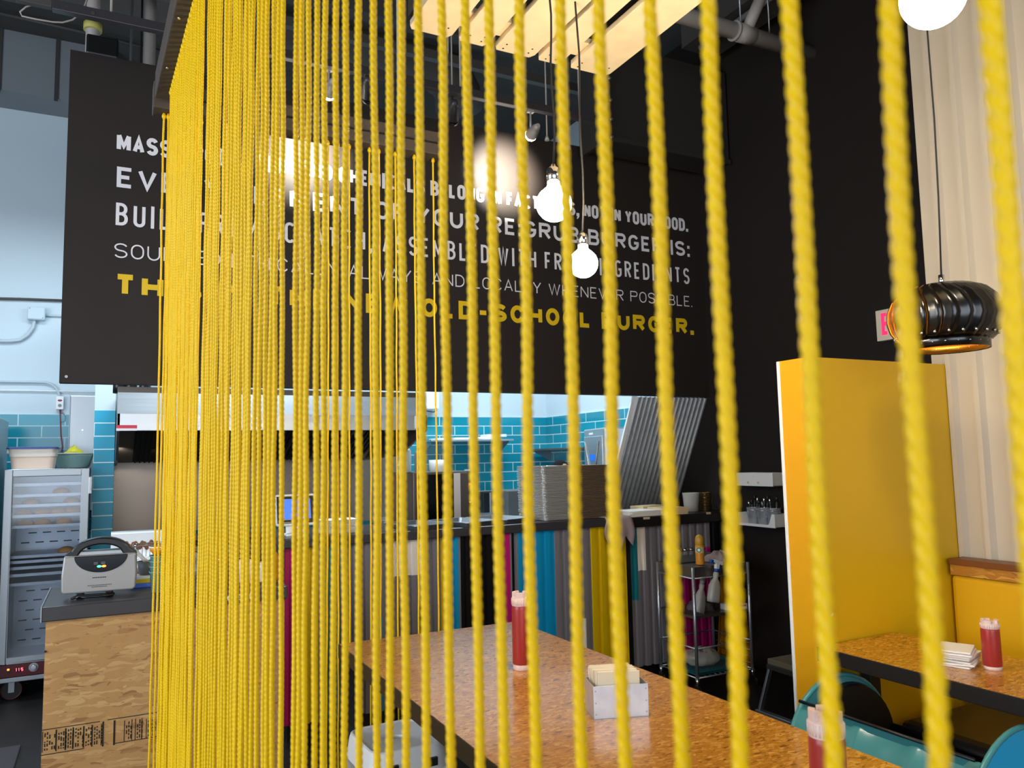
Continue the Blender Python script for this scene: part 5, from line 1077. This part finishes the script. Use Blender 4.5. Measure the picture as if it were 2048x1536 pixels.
for k in range(24): a = 2*PI*(k+.5)/24; b.ell((.147*math.cos(a), .147*math.sin(a), -.066), (.005, .005, .005), 8, 6)
b.obj('fin_rivets', M['chrome'], t)
b = MB(); b.cyl((0, 0, .10), (0, 0, .135), .009, n=10); b.obj('cord_grip', M['chrome'], t)
b = MB(); b.tube(cordpts(0, 0, .13, ZC-lc.z, .01, 10), .0028, 8); b.obj('cord', M['ink'], t)
b = MB(); b.ell((0, 0, -.01), (.035, .035, .045)); b.obj('light_source', M['lampcore'], t)
# pallet hung from the ceiling
y1 = 2.40; xa, xb = at(816, 57, 'Y', y1).x, at(1222, 140, 'Y', y1).x; zp = at(816, 57, 'Y', y1).z
t = thing('hanging_pallet', 'pale wooden pallet hung under the ceiling above the globe bulbs', 'pallet', (xa, y1, zp)); wd = xb-xa
pw = [(.0, .185), (.216, .134), (.387, .19), (.598, .117), (.765, .21)]
for k, (f, ww) in enumerate(pw):
    x0 = f*wd; b = MB(); b.prism([(x0, -1.15), (x0+ww*wd, -1.15), (x0+ww*wd, -.025), (x0+ww*wd-.012, 0), (x0+.012, 0), (x0, -.02)], 0, .02, 'xy'); pk = b.obj('plank', M['pine'], t, .002)
    b = MB()
    for xx in (.03, ww*wd-.03):
        for yy in (-.03, -.06): b.cyl((x0+xx, yy+(.01 if xx < .05 else 0), -.001), (x0+xx, yy+(.01 if xx < .05 else 0), .002), .0035, n=8)
    b.obj('nail_head', M['ink'], pk)
for yy in (-.10, -.60, -1.12): B(.0, wd, yy-.045, yy+.045, .02, .042).obj('cross_board', M['pine'], t, .002)
for xx in (.0, wd/2-.05, wd-.10): B(xx, xx+.1, -1.15, -.0, .042, .14).obj('stringer', M['beamwood'], t, .003)
b = MB()
for xx in (.05, wd-.05):
    for yy in (-.1, -1.0): b.cyl((xx, yy, .14), (xx, yy, ZC-zp), .004, n=8)
b.obj('hanging_wire', M['darksteel'], t)

# ------------------------------------------------------------------ track and spotlights
YT = 3.9; zt_ = at(652, 128, 'Y', YT).z; xl, xr = at(105, 14, 'Y', YT).x, at(1200, 252, 'Y', YT).x
t = thing('light_track', 'long dark ceiling track carrying the spotlights', 'track', (xl, YT, zt_)); B(0, xr-xl, -.02, .02, -.02, .025).obj('rail', M['lam'], t, .003); B(-.14, .0, -.016, .016, -.012, .02).obj('end_feed', M['duct'], t, .003)
b = MB()
for f in (.08, .38, .68, .95): b.cyl((f*(xr-xl), 0, .025), (f*(xr-xl), 0, ZC-zt_), .006, n=8)
b.obj('drop_rod', M['pvc'], t)
for f in (.055, .22, .47): MB().cyl((f*(xr-xl), -.022, .0), (f*(xr-xl), -.019, .0), .008, n=10).obj('screw', M['chrome'], t)
b = MB(); p = [at(x, y, 'Y', YT+.02) for x, y in ((72, 8), (52, 14), (40, 24), (44, 32), (70, 38), (105, 44), (125, 45), (145, 40), (160, 28), (170, 10), (178, -12))]
b.tube([q-Vector((xl, YT, zt_)) for q in p], .004); b.obj('feed_cable', M['pvc'], t)
for px, py, look, on, lab in ((658, 187, (.97, YF, 3.2), 1, 'lit spotlight on the track at the left, behind the yellow ropes'), (736, 196, (1.35, YF, 2.9), 0, 'small unlit spotlight on the track between the two lit ones'), (1062, 270, (2.24, YF, 3.27), 1, 'lit spotlight on the track at the right, near the hanging bulbs'), (905, 240, (1.8, YF, 2.9), 0, 'small unlit spotlight right of the middle of the track')):
    p = at(px, py, 'Y', YT); t = thing('spotlight', lab, 'spotlight', p, 0, 'spotlights on the track'); d = (Vector(look)-p).normalized()
    b = MB(); b.cyl(-d*.085, -d*.004, .026, .036, 18); b.cyl(-d*.12, -d*.085, .012, .026, 18); hd = b.obj('lamp_head', M['pvc' if on else 'lam'], t)
    b = MB(); b.cyl((0, 0, .0), (0, 0, zt_-p.z-.012), .006, n=8); b.box(-.02, .02, -.012, .012, zt_-p.z-.035, zt_-p.z-.018); b.obj('stem', M['pvc' if on else 'lam'], t)
    b = MB(); b.ell((0, 0, 0), (.036, .036, .036), 16, 10); b.obj('lens', M['spotw' if on else 'blackgloss'], hd)
    if on: spot('track_spot', p+d*.045, look, 300 if px > 800 else 230, (1, .93, .78), math.radians(64), 1.0, .02)

# ------------------------------------------------------------------ ceiling services
def top(name, label, cat, mb, m, loc=(0, 0, 0), **k): ob = mb.obj(name, M[m], None, **k); ob.location = loc; tag(ob, label, cat); return ob
q0 = at(560, 60, 'Y', 5.6); q1 = at(880, 130, 'Y', 5.6)
t = thing('round_duct', 'thick round ceiling duct ending in a bend above the banner', 'duct', q0); b = MB(); b.tube([(-3.6, 0, 0), (-1, 0, 0), (q1.x-q0.x-.2, 0, 0), (q1.x-q0.x-.04, 0, -.02), (q1.x-q0.x+.09, 0, -.09), (q1.x-q0.x+.15, 0, -.20), (q1.x-q0.x+.16, 0, -.33)], .19, 24); b.obj('pipe_body', M['duct'], t)
b = MB()
for x in (-2.5, -1.2, .2): MB().cyl((x-.02, 0, 0), (x+.02, 0, 0), .197, n=24).obj('joint_collar', M['duct'], t)
b = MB()
for x in (-2, -.4, .5): b.cyl((x, 0, .15), (x, 0, ZC-q0.z), .006, n=8)
b.obj('hanger_rod', M['pvc'], t)
for k, (Y, zz, h, w) in enumerate(((5.0, ZC-.16, .16, .12), (3.1, ZC-.2, .2, .16), (4.75, ZC-.5, .06, .05))):
    ob = B(-4.1, XR-.01, Y-w/2, Y+w/2, zz, zz+h).obj('trim_%d' % (k+2), M['ceiling' if k < 2 else 'duct']); ob['kind'] = 'structure'
    if k == 2:
        for x in (-1.5, .4, 2.0, 3.2): MB().cyl((x, Y, zz+h), (x, Y, ZC), .006, n=8).obj('hanger_rod', M['pvc'], ob)
# square duct with flange at the right
q0 = at(1238, 258, 'Y', 3.95); q1 = at(1330, 100, 'Y', 3.95); t = thing('square_duct', 'dark square ceiling duct with bolted flange near the right wall', 'duct', (q0.x, 4.1, q0.z)); H_ = q1.z-q0.z+.05
B(.0, XR-q0.x-.02, 0, .26, 0, H_).obj('duct_body', M['sqduct'], t); b = MB(); b.box(-.02, .012, -.03, .29, -.03, H_+.03); b.obj('flange', M['sqduct'], t, .003); b = MB()
b.box(.0, XR-q0.x-.02, -.02, .0, -.02, .012); b.obj('lower_flange', M['sqduct'], t); b = MB()
for z in (.0, .12, .25, .4): b.cyl((.03, -.034, z), (.03, -.0, z), .009, n=10)
b.obj('flange_bolt', M['alu'], t)
for k, (x, yy) in enumerate(((.25, .1), (.25, .2))): MB().cyl((x, yy, H_), (x, yy, ZC-q0.z), .006, n=8).obj('hanger_rod', M['pvc'], t)
# pale pipe with end cap, beam and conduit
q0 = at(1480, 62, 'Z', 3.95); xe = at(1655, 118, 'Y', q0.y); t = thing('ceiling_pipe', 'fat pale pipe with end cap crossing under the ceiling at the upper right', 'pipe', (xe.x, q0.y, xe.z)); b = MB(); b.cyl((-2.6, 0, 0), (0, 0, 0), .048, n=24); b.obj('pipe_run', M['pvc'], t); b = MB(); b.cyl((-.035, 0, 0), (.006, 0, 0), .053, n=24); b.obj('end_cap', M['pvc'], t)
xj = at(1490, 70, 'Y', q0.y).x-xe.x; b = MB(); b.cyl((xj-.08, 0, 0), (xj+.06, 0, 0), .055, n=24); b.cyl((xj, 0, 0), (xj+.05, -.1, .2), .035, n=16); b.cyl((xj-.09, 0, 0), (xj-.075, 0, 0), .06, n=24); b.obj('tee_joint', M['pvc'], t); b = MB(); b.cyl((xj+.05, -.1, .2), (xj+.35, -.9, .45), .03, n=12); b.obj('branch_pipe', M['pvc'], t); b = MB()
for x in (xj-.03, -.5, -1.8): b.cyl((x, 0, .05), (x, 0, ZC-xe.z), .005, n=8)
b.obj('hanger_rod', M['alu'], t)
qa = at(1330, 180, 'Z', 4.25); qb = at(1540, 45, 'Z', 4.25)
b = MB(); xm = (qa.x+qb.x)/2; b.box(xm-.30, xm, -1.0, 4.1, 4.25, 4.45); ob = b.obj('trim_5', M['duct']); ob['kind'] = 'structure'
b = MB(); b.cyl((xm-.22, -.8, 4.225), (xm-.22, 4.0, 4.225), .02, n=10); top('conduit_pipe', 'thin pale conduit running along the underside of the right ceiling beam', 'pipe', b, 'pvc')
# drain pipe and rods left
q = at(186, 50, 'Y', 4.75); t = thing('drop_pipe', 'pale vertical pipe with yellow ring behind the banner top at upper left', 'pipe', (q.x, 4.75, 3.4)); MB().cyl((0, 0, 0), (0, 0, ZC-3.4), .035, n=16).obj('pipe_run', M['pvc'], t); zz = at(186, 55, 'Y', 4.75).z-3.4; MB().cyl((0, 0, zz-.02), (0, 0, zz+.02), .047, n=16).obj('ring', M['ring'], t)
for k, (px, r, lab) in enumerate(((263, .008, 'thin steel rod hanging from the ceiling left of the rope frame'), (300, .035, 'pale vertical pipe close to the rope frame at upper left'), (283, .006, 'dark thin hanging cable between two pipes at upper left'))):
    q = at(px, 60, 'Y', 4.9+.1*k); b = MB(); b.cyl((q.x, q.y, 2.8), (q.x, q.y, ZC), r, n=12); top('hanging_rod' if k != 1 else 'drop_pipe', lab, 'rod' if k != 1 else 'pipe', b, ['alu', 'pvc', 'ink'][k])
for k, (px, py) in enumerate(((905, 240), (1094, 272), (1137, 290))):
    q = at(px, py, 'Y', 4.2); b = MB(); b.cyl((q.x, q.y, q.z), (q.x, q.y, ZC), .005, n=8); b.cyl((q.x, q.y, q.z-.03), (q.x, q.y, q.z), .016, .008, n=10); top('sprinkler_drop', ['left', 'middle', 'right'][k]+' thin sprinkler drop rod behind the hanging bulbs', 'sprinkler', b, 'pvc')
b = MB(); q = [at(x, y, 'Z', ZC-.03) for x, y in ((-20, 22), (175, 66), (330, 104))]; b.tube(q, .012); top('conduit_pipe', 'dark conduit running along the ceiling at the upper left', 'pipe', b, 'duct')
# floor mat at lower left
q = at(40, 1500, 'Z', 0.0); ob = B(-1.1, .30, -.75, .0, .0, .012).obj('floor_mat', M['lam'], None, .003); ob.location = (q.x-.3, q.y+.05, 0); tag(ob, 'dark rubber floor mat at the lower left by the particle board counter', 'mat')
